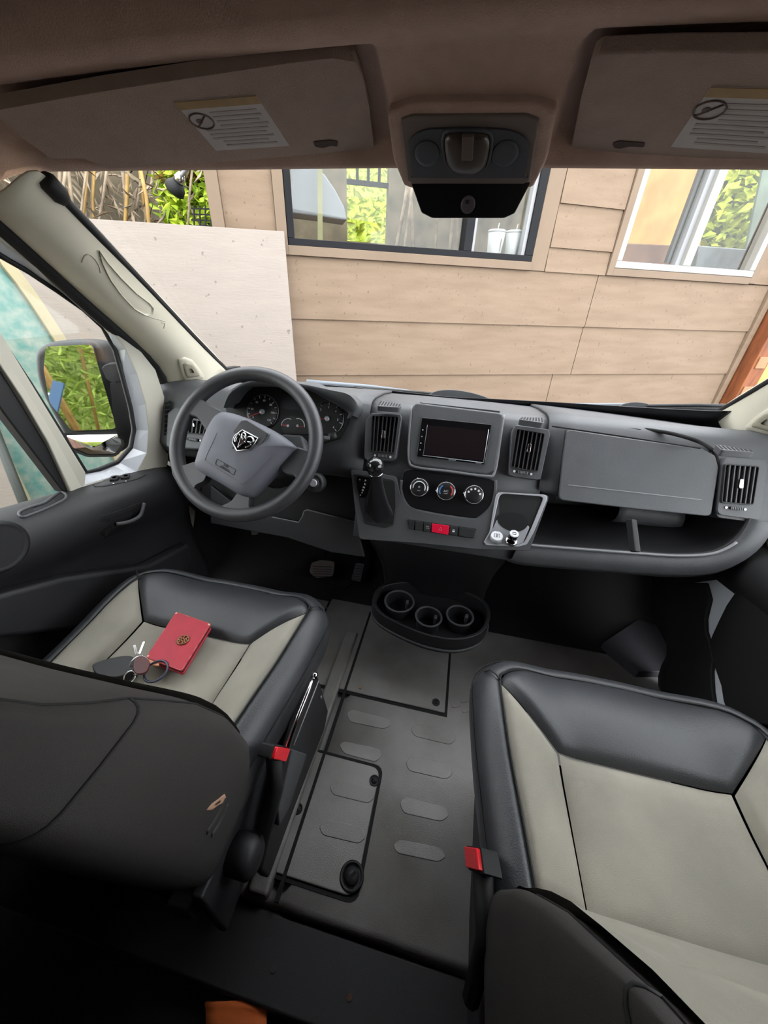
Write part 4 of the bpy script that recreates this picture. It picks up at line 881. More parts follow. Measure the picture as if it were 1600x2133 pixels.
for k in (-1, 1): slab('usb_slot', [ua + s3 * (k * 0.0035 + x) + u3 * y + n3 * 0.0125 for x, y in ((-0.002, -0.005), (0.002, -0.005), (0.002, 0.005), (-0.002, 0.005))], ud, 0.0006, -0.001, BLACK, cp) if False else tube('usb_slot', [ua + s3 * (k * 0.0038 + x) + u3 * y + n3 * 0.0125 for x, y in ((-0.0026, -0.0055), (0.0026, -0.0055), (0.0026, 0.0055), (-0.0026, 0.0055))], 0.0005, BLACK, cp, seg=5, closed=True)
ca = on(*c2(1252, 1265), DF, 0.012)
lathe('charger_collar', ca, ud, [(0.015, 0), (0.015, 0.006), (0.0125, 0.007)], CHROME, cp, seg=28)
lathe('car_charger', ca, ud, [(0.0115, 0.004), (0.0115, 0.032), (0.011, 0.034)], GLOSSB, cp, seg=28)
lathe('charger_face', ca + ud * 0.034, ud, [(0.0112, 0), (0.0112, 0.0015), (0.008, 0.002)], mat('pale_socket', '#cfcfd4', 0.4), cp, seg=28)
tube('charger_slot', [ca + ud * 0.0365 + s3 * x + u3 * y for x, y in ((-0.004, -0.003), (0.004, -0.003), (0.004, 0.003), (-0.004, 0.003))], 0.0007, BLACK, cp, seg=5, closed=True)
# glovebox door and seams
slab('glovebox_door', rnd(df([(1178, 896), (1300, 914), (1455, 936), (1482, 950), (1489, 975), (1483, 1015), (1473, 1075), (1320, 1060), (1160, 1041), (1168, 960)]), 0.15, 3), DN, 0.013, -0.008, PLAST, dash, bevel=0.007, seg=4)
bar('door_crease', on(1184, 1010, DF, 0.0135), on(1462, 1041, DF, 0.0135), 0.0016, 0.0012, GREYP, dash, up=DN)
tube('panel_gap', cr(df([c3(1205, 930), c3(1235, 750), c3(1258, 620), c3(1250, 535), c3(1212, 490)], 0.004) + [at(*c3(1120, 440), 'z', 0.822), at(*c3(950, 392), 'z', 0.819), at(*c3(750, 362), 'z', 0.815)], 5, False), 0.0045, SHADOWB, dash)
tube('panel_gap', [at(*c3(160, 345), 'z', 0.817), at(*c3(600, 408), 'z', 0.818), at(*c3(1150, 492), 'z', 0.820)], 0.0018, SHADOWB, dash, seg=6)
tube('panel_gap', [at(*c3(125, 290), 'z', 0.816), at(*c3(750, 368), 'z', 0.816)], 0.0015, SHADOWB, dash, seg=6)
tube('panel_gap', df([(1178, 896), (1160, 1041)], 0.006), 0.0016, SHADOWB, dash, seg=6)
slab('pod_shell', rnd(df([c3(1300, 560), c3(1552, 572), c3(1600, 640), c3(1640, 1000), c3(1500, 985), c3(1235, 950), c3(1262, 640)]), 0.12, 3), DN, 0.010, -0.02, PLAST, dash, bevel=0.006)
# passenger shelf: lip, tray, underside
LIPX = [c3(-60, 1118), c3(20, 1138), c3(350, 1165), c3(720, 1192), c3(980, 1208), c3(1180, 1200), c3(1300, 1165), c3(1400, 1100), c3(1462, 1020), c3(1490, 960)]
SPL = plane((0, 0.84, 0.60), (0, -0.93, 0.36))
lip = cr([on(x, y, SPL) for x, y in LIPX], 4, False)
def offs(pts, d, e, dz=0.0):
    out = []
    for i, p in enumerate(pts):
        t = (pts[min(i + 1, len(pts) - 1)] - pts[max(i - 1, 0)]).normalized(); o_ = t.cross(SPL[1]); o_.normalize()
        if o_.z > 0.2 or (abs(o_.z) <= 0.2 and o_.x < 0): o_ = -o_
        out.append(p + o_ * d + V((0, e, dz)))
    return out
loft('shelf_skirt', [offs(lip, 0.0, 0.01), lip, offs(lip, 0.012, -0.006), offs(lip, 0.045, -0.004), offs(lip, 0.075, 0.03), offs(lip, 0.10, 0.12), offs(lip, 0.10, 0.40)], PLAST, dash)
inn = [[p.copy() for p in lip], [p + V((0, 0.012, -0.006)) for p in lip], [p + V((0, 0.05, -0.008)) for p in lip], [p + V((0, 0.22, 0.0)) for p in lip]]
loft('shelf_tray', inn, PLAST_D, dash, thick=0.004)
slab('shelf_back', [V((0.2, 1.06, 0.46)), V((0.78, 1.06, 0.46)), V((0.78, 1.06, 0.67)), V((0.2, 1.06, 0.67))], (0, -1, 0), 0.0, -0.01, PLAST_D, dash)
slab('shelf_divider', [at(x, y, 'x', 0.44) for x, y in ((1308, 1082), (1322, 1082), (1330, 1150), (1316, 1150))], (1, 0, 0), 0.006, -0.006, PLAST_D, dash, bevel=0.003)
rows = []
for k in range(9):
    X = 0.47 + 0.02 * k; rows.append([V((X, 1.0 + 0.05 * math.cos(a), 0.585 + 0.04 * math.sin(a))) for a in [math.pi * i / 8 + math.pi / 2 for i in range(9)]])
loft('airbag_bulge', rows, PLAST, dash, thick=0.004)
tube('lip_highlight', [p + V((0, -0.004, 0.003)) for p in lip[:28]], 0.0035, mat('grey_edge', '#7d7d80', 0.4), dash)
# lower console down to the cup tray
rows = []
for z, y, xa, xb in ((0.50, 0.815, -0.235, 0.215), (0.47, 0.83, -0.225, 0.212), (0.38, 0.875, -0.205, 0.20), (0.30, 0.915, -0.19, 0.195), (0.20, 0.945, -0.18, 0.19), (0.0, 0.98, -0.17, 0.19)):
    rows.append([V((xa, 1.2, z)), V((xa - 0.0, y + 0.05, z)), V((xa + 0.015, y + 0.01, z)), V((xa + 0.04, y, z)), V((0, y - 0.006, z)), V((xb - 0.04, y, z)), V((xb - 0.015, y + 0.01, z)), V((xb, y + 0.05, z)), V((xb, 1.2, z))])
loft('lower_console', rows, PLAST_D, dash, thick=0.004)
TZ = 0.225
tout = cr([at(x, y, 'z', TZ) for x, y in ((776, 1246), (795, 1220), (850, 1211), (930, 1218), (1000, 1246), (1021, 1272), (1014, 1308), (985, 1328), (940, 1334), (880, 1322), (820, 1296), (784, 1272))], 4)
ct_ = sum(tout, V()) / len(tout)
tr = ring('cup_tray', tout, [ct_ + (p - ct_) * 0.93 for p in tout], UPZ, 0.004, -0.06, PLAST_D, dash, bevel=0.003)
slab('tray_deck', [ct_ + (p - ct_) * 0.95 for p in tout], UPZ, -0.05, -0.06, PLAST_D, tr)
for px, py, r in ((832, 1252, 0.047), (893, 1284, 0.040), (958, 1282, 0.041)):
    c = at(px, py, 'z', TZ - 0.006)
    s_, u_, n_ = basis(UPZ)
    tube('cup_ring', [c + V((math.cos(a) * r, math.sin(a) * r, 0)) for a in [2 * math.pi * i / 32 for i in range(32)]], 0.0035, PLAST, tr, seg=8, closed=True)
    rr = [[c + V((math.cos(a) * r * f, math.sin(a) * r * f, -h)) for a in [2 * math.pi * i / 24 for i in range(24)]] for f, h in ((1, 0), (0.94, 0.02), (0.9, 0.043))]
    loft('cup_well', rr, PLAST_D, tr, closed_u=True)
    box('grip_tab', c + V((r * 0.55, 0.008, -0.018)), (0.010, 0.016, 0.03), PLAST, tr, bevel=0.003)
for k in range(1):
    tube('tray_rim', [p + V((0, -0.002, -0.045)) for p in tout], 0.004, PLAST, tr, closed=True, seg=8)
# instrument binnacle
BO = [(466, 846), (476, 818), (500, 800), (527, 793), (564, 793), (600, 796), (640, 802), (690, 813), (722, 820), (739, 834), (744, 848), (736, 866)]
BI = [(474, 850), (486, 828), (507, 812), (532, 806), (564, 806), (600, 808), (640, 812), (687, 836), (714, 852), (722, 857), (726, 862), (722, 872)]
a0 = cr([at(x, y, 'y', 0.875) for x, y in BI], 3, False); a1 = cr([at(x, y, 'y', 0.862) for x, y in BO], 3, False)
def bk(p, Y): f = Y / p.y; return V((p.x * (1 + (f - 1) * 0.3) - 0.02 * (f - 1), Y, CAM.z + (p.z - CAM.z) * f - 0.004))
loft('instrument_hood', [[p + V((0, 0.08, 0)) for p in a0], a0, [(p + q) / 2 + V((0, -0.008, 0)) for p, q in zip(a0, a1)], a1, [bk(p, 0.93) for p in a1], [bk(p, 1.02) for p in a1], [V((q.x, 1.15, min(q.z - 0.02, 0.795))) for q in [bk(p, 1.10) for p in a1]]], PLAST, dash)
CPL = plane(at(600, 862, 'y', 0.925), (0, -0.88, 0.47))
ic = slab('instrument_cluster', [on(x, y, CPL) for x, y in ((470, 850), (490, 815), (560, 798), (650, 805), (730, 848), (722, 880), (705, 912), (640, 930), (540, 920), (480, 890))], CPL[1], 0.0, -0.03, BLACK, dash)
s, u, n = basis(CPL[1])
def gauge(px, py, rpx, na, ticks, a0_, a1_, nm=GREYP):
    c = on(px, py, CPL, 0.002); R = (on(px + rpx, py, CPL, 0.002) - c).length
    lathe('gauge_face', c, n, [(R, -0.002), (R, 0.001), (R * 0.9, 0.0012)], mat('gauge_black', '#161618', 0.4, var=0.1), ic, seg=32)
    tube('gauge_ring', [c + (s * math.cos(a) + u * math.sin(a)) * R for a in [a0_ + (a1_ - a0_) * i / 30 for i in range(31)]], 0.0009, nm, ic, seg=6)
    for i in range(ticks):
        a = a0_ + (a1_ - a0_) * i / (ticks - 1); d = s * math.cos(a) + u * math.sin(a)
        bar('tick', c + d * R * 0.80 + n * 0.002, c + d * R * 0.95 + n * 0.002, 0.0012, 0.0004, WHITEP, ic, up=n)
    d = s * math.cos(na) + u * math.sin(na); bar('needle', c + n * 0.004, c + d * R * 0.86 + n * 0.004, 0.0018, 0.0008, REDP, ic, up=n)
    lathe('needle_hub', c, n, [(R * 0.16, 0.001), (R * 0.15, 0.005), (R * 0.05, 0.0055)], SILVER, ic, seg=14); return c, R
c, R = gauge(547, 858, 33, 3.6, 13, 3.75, -0.75)
for i, t_ in enumerate(('0', '20', '40', '60', '80', '100', '120')):
    a = 3.75 + (-0.75 - 3.75) * i / 6; text('gauge_number', t_, c + (s * math.cos(a) + u * math.sin(a)) * R * 0.66 + n * 0.002, n, 0.008, WHITEP, ic)
c, R = gauge(682, 872, 34, 3.4, 9, 3.9, -0.8)
for i in range(7):
    a = 3.9 + (-0.8 - 3.9) * i / 6; text('gauge_number', str(i), c + (s * math.cos(a) + u * math.sin(a)) * R * 0.66 + n * 0.002, n, 0.008, WHITEP, ic)
slab('display_screen', [on(x, y, CPL, 0.002) for x, y in ((590, 826), (640, 830), (636, 856), (588, 851))], n, 0.0008, -0.001, mat('lcd_grey', '#2b3038', 0.25, var=0.1), ic)
pod_ = slab('small_gauge_pod', rnd([on(x, y, CPL, 0.001) for x, y in ((588, 902), (588, 876), (604, 866), (632, 870), (645, 882), (645, 906))], 0.3, 3), n, 0.001, -0.001, mat('gauge_black', '#161618', 0.4), ic)
for px, a0_, a1_ in ((600, 3.2, 1.2), (620, 1.9, -0.1)):
    c = on(px, 887, CPL, 0.003); R = 0.020
    tube('gauge_ring', [c + (s * math.cos(a) + u * math.sin(a)) * R for a in [a0_ + (a1_ - a0_) * i / 14 for i in range(15)]], 0.0012, WHITEP, ic, seg=6)
    na = 3.1 if px == 600 else -0.1; d = s * math.cos(na) + u * math.sin(na); bar('needle', c + n * 0.001, c + d * R * 0.8 + n * 0.001, 0.0022, 0.0006, REDP, ic, up=n)
    lathe('needle_hub', c, n, [(0.004, 0), (0.0035, 0.002)], SILVER, ic, seg=10)
# steering column, stalks, ignition, knee panel
WC = V((-0.4886, 0.74, 0.7574)); _th, _ps = 0.6612, 0.0414
WN = V((math.sin(_ps) * math.cos(_th), -math.cos(_th) * math.cos(_ps), math.sin(_th))).normalized(); WPL = (WC, WN)
lathe('column_shroud', WC - WN * 0.20, WN, [(0.075, 0), (0.07, 0.08), (0.058, 0.15), (0.045, 0.165)], PLAST_D, dash, seg=24)
slab('column_cowl', [on(x, y, WPL, -0.06) for x, y in ((590, 905), (632, 908), (642, 945), (600, 950), (560, 930))], WN, 0.01, -0.05, PLAST, dash, bevel=0.008)
sa = WC - WN * 0.09 + V((0.05, 0.0, 0.0)); sb = at(690, 909, 'y', 0.86)
tube('wiper_stalk', [sa, sa.lerp(sb, 0.6), sb], [0.007, 0.007, 0.009], BLACK, dash); lathe('stalk_end', sb, (sb - sa), [(0.010, -0.006), (0.011, 0.008), (0.007, 0.014)], PLAST_D, dash, seg=14)
slab('stalk_marks', [sb + V((x, -0.012, z)) for x, z in ((-0.016, -0.004), (0.0, -0.004), (0.0, 0.004), (-0.016, 0.004))], (0, -1, 0.2), 0.001, -0.002, GREYP, dash)
ig = on(654, 1006, plane((0, 0.83, 0.68), (0.1, -0.9, 0.4)))
o = lathe('ignition_lock', ig, (0.1, -0.9, 0.4), [(0.026, -0.03), (0.026, 0.0), (0.020, 0.004), (0.016, 0.002), (0.013, 0.006), (0.004, 0.006)], PLAST_D, dash, seg=24)
lathe('key_barrel', ig, (0.1, -0.9, 0.4), [(0.010, 0.002), (0.010, 0.0085), (0.008, 0.009)], SILVER, o, seg=18)
KPL = plane((0, 0.88, 0.56), (0, -0.93, 0.36))
slab('knee_panel', [on(x, y, KPL) for x, y in ((440, 1010), (520, 1075), (567, 1076), (588, 1082), (622, 1087), (628, 1078), (633, 1064), (640, 1062), (742, 1086), (760, 1160), (690, 1150), (600, 1120), (440, 1090))], KPL[1], 0.004, -0.01, PLAST_D, dash, bevel=0.003)
tube('knee_edge', [on(x, y, KPL, 0.003) for x, y in ((567, 1077), (622, 1088), (630, 1076), (634, 1064), (640, 1062), (742, 1087))], 0.0016, mat('grey_edge', '#7d7d80', 0.4), dash, seg=6)
slab('dash_cubby', [on(x, y, KPL, -0.03) for x, y in ((420, 960), (750, 990), (750, 1100), (420, 1060))], KPL[1], 0.0, -0.01, BLACK, dash)
# ---- steering wheel
st = thing('steering_wheel', 'black four-spoke steering wheel with ram head emblem, turned to the right', 'steering wheel', WC)
wr, wu, wn = basis(WN)
tube('rim', [WC + (wr * math.cos(a) + wu * math.sin(a)) * 0.1755 for a in [2 * math.pi * i / 72 for i in range(72)]], 0.0172, WHEELM, st, seg=18, closed=True)
def wp(pts, off=0.0): return [on(x, y, WPL, off) for x, y in pts]
def spoke(pts, t, b): slab('spoke', rnd(wp(pts, 0.0), 0.25, 3), WN, t, b, WHEELM, st, bevel=0.006, seg=3)
spoke([(392, 842), (412, 826), (436, 842), (475, 862), (460, 895), (436, 905), (414, 872), (388, 866)], 0.010, -0.014)
spoke([(362, 962), (385, 972), (415, 962), (440, 980), (430, 1004), (412, 1012), (404, 1036), (380, 1018), (364, 990)], 0.010, -0.014)
spoke([(455, 1060), (486, 1046), (500, 1026), (524, 1026), (522, 1056), (530, 1068), (510, 1078), (465, 1078)], 0.010, -0.014)
spoke([(582, 970), (606, 936), (622, 932), (648, 940), (654, 965), (640, 1000), (624, 1006), (614, 992), (600, 990), (590, 985)], 0.010, -0.016)
PADO = [(454, 866), (466, 860), (490, 863), (527, 876), (565, 894), (595, 912), (617, 931), (609, 939), (587, 963), (557, 996), (527, 1028), (515, 1034), (496, 1029), (460, 1007), (422, 986), (410, 974), (410, 964), (420, 932), (433, 899), (445, 877)]
po = cr(wp(PADO, 0.016), 3); pc = sum(po, V()) / len(po)
prow = [[p - WN * 0.03 for p in po]]
for t, h in ((1.0, 0.0), (0.985, 0.008), (0.95, 0.014), (0.86, 0.020), (0.74, 0.024), (0.5, 0.0275), (0.25, 0.0290), (0.02, 0.0295)): prow.append([pc + (p - pc) * t + WN * h for p in po])
loft('airbag_cover', prow, PADM, st, closed_u=True)
EPL = (pc + WN * 0.0270, WN)
def ce(x, y): return (400 + x / 6.667, 860 + y / 6.667)
def ep(pts, off=0.0): return [on(*ce(*p), EPL, off) for p in pts]
slab('emblem_surround', rnd(ep([(680, 100), (760, 90), (1080, 290), (1010, 400), (900, 520), (740, 570), (590, 570), (500, 440), (510, 340), (600, 200)]), 0.3, 4), WN, 0.001, -0.012, WHEELM, st, bevel=0.0035, seg=3)
em = slab('emblem', ep([(565, 400), (590, 325), (700, 240), (912, 352), (860, 430), (790, 505), (625, 525)], 0.001), WN, 0.002, -0.002, GLOSSB, st)
tube('shield_outline', ep([(562, 402), (590, 322), (700, 236), (915, 350), (862, 434), (792, 510), (622, 528)], 0.004), 0.0016, CHROME, em, seg=6, closed=True)
slab('ram_face', cr(ep([(690, 320), (745, 330), (760, 385), (720, 420), (690, 470), (640, 490), (650, 440), (665, 390)], 0.004), 3), WN, 0.003, -0.002, CHROME, em, bevel=0.001)
def horn(pts, r): tube('ram_horn', cr(ep(pts, 0.006), 4, False), r, CHROME, em, seg=8)
horn([(700, 360), (690, 310), (715, 275), (745, 300), (735, 350), (700, 370)], 0.0018); horn([(745, 360), (790, 335), (840, 345), (855, 390), (820, 415), (775, 400)], 0.0020)
horn([(665, 300), (625, 330), (600, 380), (610, 400)], 0.0028); horn([(740, 480), (790, 460), (820, 440)], 0.0018); horn([(640, 480), (690, 440), (740, 400)], 0.0022)
bpy.context.view_layer.update(); pt2 = bvh_of(bpy.data.objects['airbag_cover'])
pl4 = [onmesh(pt2, *ce(*p), 0.0006)[0] for p in ((350, 640), (610, 790), (580, 865), (325, 715))]; c, tn_ = onmesh(pt2, *ce(466, 752), 0.0012)
for pts in (((180, 660), (215, 560), (300, 380), (345, 275)), ((180, 660), (300, 735), (420, 815), (560, 900), (700, 985)), ((1100, 600), (1000, 700), (860, 850), (720, 985)), ((1110, 285), (1040, 330), (1000, 400))):
    tube('pad_crease', cr([onmesh(pt2, *ce(*q), -0.0004)[0] for q in pts], 4, False), 0.0014, PADM, st, seg=6)
tube('label_outline', rnd(pl4, 0.15, 3), 0.0006, PLAST_D, st, seg=5, closed=True)
rt = (pl4[1] - pl4[0]).normalized()
upd = (pl4[0] - pl4[3]).normalized()
text('airbag_text', 'SRS', c + upd * 0.0036, tn_, 0.0085, PLAST_D, st, right=rt); text('airbag_text', 'AIRBAG', c - upd * 0.0042, tn_, 0.0075, PLAST_D, st, right=rt)
# ---- pedals
PEDM = mat('worn_pedal_rubber', '#7a6e69', 0.7, bump=0.3, bs=200, var=0.2)
PP = plane((0, 1.13, 0.10), (0, -0.8, 0.6))
bp = thing('brake_pedal', 'wide brown-grey brake pedal with ribbed rubber', 'pedal', on(670, 1205, PP))
slab('pedal_pad', rnd([on(x, y, PP) for x, y in ((650, 1172), (668, 1166), (698, 1170), (694, 1200), (660, 1204), (645, 1192))], 0.2, 3), PP[1], 0.008, -0.008, PEDM, bp, bevel=0.003)
for k in range(5): bar('rib', on(652, 1180 + k * 5, PP, 0.009), on(692, 1181 + k * 5, PP, 0.009), 0.003, 0.003, PLAST_D, bp, up=PP[1])
tube('pedal_arm', [on(672, 1185, PP, -0.01), V((-0.50, 1.3, 0.25)), V((-0.50, 1.35, 0.5))], 0.010, BLACK, bp)
gp = thing('accelerator_pedal', 'narrow ribbed accelerator pedal beside the console', 'pedal', on(742, 1205, PP))
slab('pedal_pad', rnd([on(x, y, PP) for x, y in ((742, 1172), (760, 1174), (752, 1212), (732, 1208))], 0.2, 3), PP[1], 0.008, -0.008, PLAST, gp, bevel=0.003)
for k in range(6): bar('rib', on(741 - k * 1.4, 1178 + k * 5.5, PP, 0.009), on(757 - k * 1.4, 1180 + k * 5.5, PP, 0.009), 0.003, 0.003, PLAST_D, gp, up=PP[1])
tube('pedal_arm', [on(748, 1185, PP, -0.01), V((-0.34, 1.3, 0.22)), V((-0.34, 1.38, 0.4))], 0.009, BLACK, gp)
hr = thing('hood_release', 'small grey bonnet release lever under the dash', 'lever', at(531, 1108, 'y', 0.96))
slab('lever_tab', rnd([at(x, y, 'y', 0.96) for x, y in ((524, 1103), (537, 1102), (537, 1113), (525, 1114))], 0.2, 3), (0, -1, 0.2), 0.004, -0.01, GREYP, hr, bevel=0.002)
tube('lever_arm', [at(531, 1106, 'y', 0.968), at(531, 1085, 'y', 1.02)], 0.005, BLACK, hr)
# ================================================================== seats
def sstep(a, b, x): t = max(0, min(1, (x - a) / (b - a))); return t * t * (3 - 2 * t)
def cz(lx, ly): return 0.430 + 0.026 * sstep(0.09, 0.21, abs(lx)) - 0.030 * max(0, (ly - 0.42) / 0.12) ** 2 + 0.006 * sstep(0.30, 0.40, ly)
def seat(lb, cx, oy, inner, cv):
    t = thing('captain_chair', lb, 'seat', (cx, oy + 0.28, 0.0), 'front seats')
    def W(lx, ly, z): return V((cx + lx, oy + ly, z))
    def patch(name, B, T, m, nu=14, nv=12, puff=0.011):
        def samp(C, s):
            L = len(C) - 1; i = min(int(s * L), L - 1); f = s * L - i; return C[i][0] + (C[i + 1][0] - C[i][0]) * f, C[i][1] + (C[i + 1][1] - C[i][1]) * f
        rows = []
        for j in range(nv + 1):
            v = j / nv; r = []
            for i in range(nu + 1):
                s_ = i / nu; b = samp(B, s_); q = samp(T, s_); x = b[0] + (q[0] - b[0]) * v; y = b[1] + (q[1] - b[1]) * v
                e = min(s_, 1 - s_, v, 1 - v); pf = puff * (math.sin(math.pi * s_) * math.sin(math.pi * v)) ** 0.4 - 0.006 * (1 - min(1, e / 0.05))
                r.append(W(x, y, cz(x, y) + pf))
            rows.append(r)
        return loft(name, rows, m, t)
    FR = [(-0.222, 0.458), (-0.208, 0.484), (-0.18, 0.505), (-0.12, 0.523), (-0.05, 0.531), (0.0, 0.532), (0.05, 0.531), (0.12, 0.523), (0.18, 0.505), (0.208, 0.484), (0.222, 0.458)]
    patch('cushion_centre', [(-0.127, 0.168), (0.0, 0.160), (0.127, 0.168)], [(-0.127, 0.360), (0.127, 0.360)], CLOTH_L)
    patch('cushion_front', [(-0.129, 0.362), (0.129, 0.362)], FR, LEATH, 24, 16, 0.017)
    for sg in (-1, 1):
        patch('cushion_side', [(sg * 0.222, 0.456), (sg * 0.217, 0.36), (sg * 0.205, 0.26), (sg * 0.194, 0.166)], [(sg * 0.131, 0.359), (sg * 0.130, 0.30), (sg * 0.129, 0.22), (sg * 0.129, 0.166)], CLOTH_L, 18, 10)
    patch('cushion_rear', [(-0.186, 0.0), (0.186, 0.0)], [(-0.193, 0.162), (-0.12, 0.164), (0.0, 0.157), (0.12, 0.164), (0.193, 0.162)], CLOTH_L, 20, 10)
    loop = [(-0.188, 0.05), (-0.194, 0.16), (-0.205, 0.26), (-0.217, 0.36)] + FR + [(0.217, 0.36), (0.205, 0.26), (0.194, 0.16), (0.188, 0.05)]
    lp = cr([V((x, y, 0)) for x, y in loop], 3, False); rows = []
    for d, dz in ((0.0, -0.012), (0.0, -0.001), (0.012, 0.0), (0.028, -0.008), (0.042, -0.026), (0.048, -0.052), (0.044, -0.09), (0.036, -0.13), (0.0, -0.14)):
        r = []
        for i, p in enumerate(lp):
            tn = (lp[min(i + 1, len(lp) - 1)] - lp[max(i - 1, 0)]).normalized(); o_ = V((-tn.y, tn.x, 0))
            q = p + o_ * d * (0.85 if p.y > 0.46 else 1.0); r.append(W(q.x, q.y, cz(p.x, p.y) + dz))
        rows.append(r)
    loft('cushion_border', rows, LEATH, t)
    for d, dz in ((0.0, 0.001), (0.047, -0.040)):
        pts = []
        for i, p in enumerate(lp):
            tn = (lp[min(i + 1, len(lp) - 1)] - lp[max(i - 1, 0)]).normalized(); q = p + V((-tn.y, tn.x, 0)) * d; pts.append(W(q.x, q.y, cz(p.x, p.y) + dz))
        tube('piping', pts, 0.0012, SEAM, t, seg=5)
    for sg in (-1, 1): tube('corner_seam', [W(sg * (0.222 + d), 0.458 + d * 0.9, cz(0.222, 0.458) + h) for d, h in ((0, 0.001), (0.008, 0.005), (0.018, 0.002), (0.026, -0.016))], 0.0014, SEAM, t, seg=5)
    # backrest
    secs = [(0.34, 0.235, 0.145, 0.02), (0.40, 0.250, 0.175, 0.005), (0.48, 0.258, 0.186, -0.01), (0.56, 0.256, 0.172, -0.022), (0.63, 0.248, 0.146, -0.032), (0.68, 0.236, 0.117, -0.038), (0.712, 0.222, 0.096, -0.042), (0.735, 0.209, 0.073, -0.045), (0.77, 0.200, 0.047, -0.055), (0.82, 0.190, 0.022, -0.068), (0.90, 0.172, 0.012, -0.09), (0.96, 0.150, -0.015, -0.10), (0.985, 0.12, -0.035, -0.095)]
    def cave(z, xr): return cv * sstep(0.40, 0.52, z) * (1 - min(1, abs(xr)) ** 3)
    rows = []
    for z, hw_, yf, yb in secs:
        yc, hy = (yf + yb) / 2, (yf - yb) / 2; r = []
        for i in range(44):
            a = 2 * math.pi * i / 44; c_, s_ = math.cos(a), math.sin(a); e = 0.34
            xr = math.copysign(abs(c_) ** e, c_)
            r.append(W(hw_ * xr, yc + hy * math.copysign(abs(s_) ** e, s_) - (cave(z, xr) if s_ > 0.3 else 0), z))
        rows.append(r)
    loft('backrest', rows, CLOTH_D, t, closed_u=True, caps=True)
    def srf(z, k, dep=0.0):
        for (z0, *s0), (z1, *s1) in zip(secs, secs[1:]):
            if z0 <= z <= z1:
                f = (z - z0) / (z1 - z0); hw_, yf, yb = [a + (b - a) * f for a, b in zip(s0, s1)]
        yc, hy = (yf + yb) / 2, (yf - yb) / 2; a = k * math.pi / 2; c_, s_ = math.cos(a), math.sin(a)
        xr = math.copysign(abs(c_) ** 0.34, c_)
        return hw_ * xr * (1 + dep), yc + hy * math.copysign(abs(s_) ** 0.34, s_) * (1 + dep) - (cave(z, xr) if s_ > 0.3 else 0), z
    fr = []
    for z in (0.36, 0.40, 0.44, 0.47, 0.50, 0.54, 0.58, 0.62) + ((0.66, 0.70, 0.74, 0.78, 0.82, 0.86) if cv > 0.03 else ()):
        r = []
        for i in range(15):
            x, y, zz = srf(z, 0.57 + 0.86 * i / 14, 0.0); r.append(W(x, y + 0.009, zz))
        fr.append(r)
    loft('backrest_face', fr, CLOTH_L, t)
    for sg in (-1, 1):
        def sm_(pts): tube('shoulder_seam', [W(sg * x, y, z) for x, y, z in [srf(z, k, 0.004) for z, k in pts]], 0.0016, SEAM, t, seg=5)
        sm_([(0.712, k / 10) for k in range(-7, 6)])
        sm_([(0.712 + 0.012 * i, 0.5) for i in range(15)])
        sm_([(0.712 - 0.014 * i, 0.5 + 0.004 * i) for i in range(22)])
    hr = [[W(0.11 * math.copysign(abs(math.cos(a)) ** .5, math.cos(a)) * k, -0.01 + 0.045 * math.copysign(abs(math.sin(a)) ** .6, math.sin(a)) * k, z) for a in [2 * math.pi * i / 28 for i in range(28)]] for z, k in ((0.965, 0.8), (0.975, 1), (1.04, 1.05), (1.10, 0.9), (1.12, 0.6))]
    if False: loft('headrest', hr, CLOTH_D, t, closed_u=True, caps=True)
    # base
    box('pedestal', W(0, 0.25, 0.12), (0.36, 0.40, 0.24), BLACK, t, bevel=0.01)
    for sg in (-1, 1):
        box('slide_rail', W(sg * 0.185, 0.24, 0.262), (0.04, 0.46, 0.05), PLAST_D, t, bevel=0.005)
        slab('side_shield', [W(sg * 0.222, y, z) for y, z in ((0.02, 0.14), (0.20, 0.16), (0.46, 0.25), (0.47, 0.30), (0.40, 0.335), (0.02, 0.33))], (sg, 0, 0), 0.008, -0.012, PLAST_D, t, bevel=0.005)
    return t, W
ds, DW = seat('driver seat with red wallet and keys lying on its cushion', -0.487, 0.075, 1, 0.016)
psd, PW = seat('passenger seat on the right, empty light grey cushion', 0.375, 0.0, -1, 0.058)
# buckles
def buckle(t, pts, X, stem):
    P = [at(x, y, 'x', X) for x, y in pts]
    nrm = (P[1] - P[0]).cross(P[3] - P[0]).normalized()
    if nrm.dot(CAM - P[0]) < 0: nrm = -nrm
    slab('buckle_button', rnd(P, 0.12, 2), nrm, 0.004, -0.004, RED, t, bevel=0.0015)
    c = sum(P, V()) / 4
    slab('buckle_body', rnd([c + (p - c) * 1.18 for p in P], 0.15, 3), nrm, -0.001, -0.022, BLACK, t, bevel=0.003)
    tube('buckle_stem', [c - nrm * 0.012] + stem, [0.014, 0.013, 0.012], BLACK, t, seg=8)
buckle(ds, [(574, 1555), (601, 1559), (592, 1586), (566, 1580)], -0.207, [at(575, 1640, 'x', -0.212), at(552, 1730, 'x', -0.215)])
buckle(psd, [(972, 1764), (998, 1768), (1004, 1816), (976, 1808)], 0.108, [V((0.125, 0.13, 0.42)), V((0.13, 0.10, 0.28))])
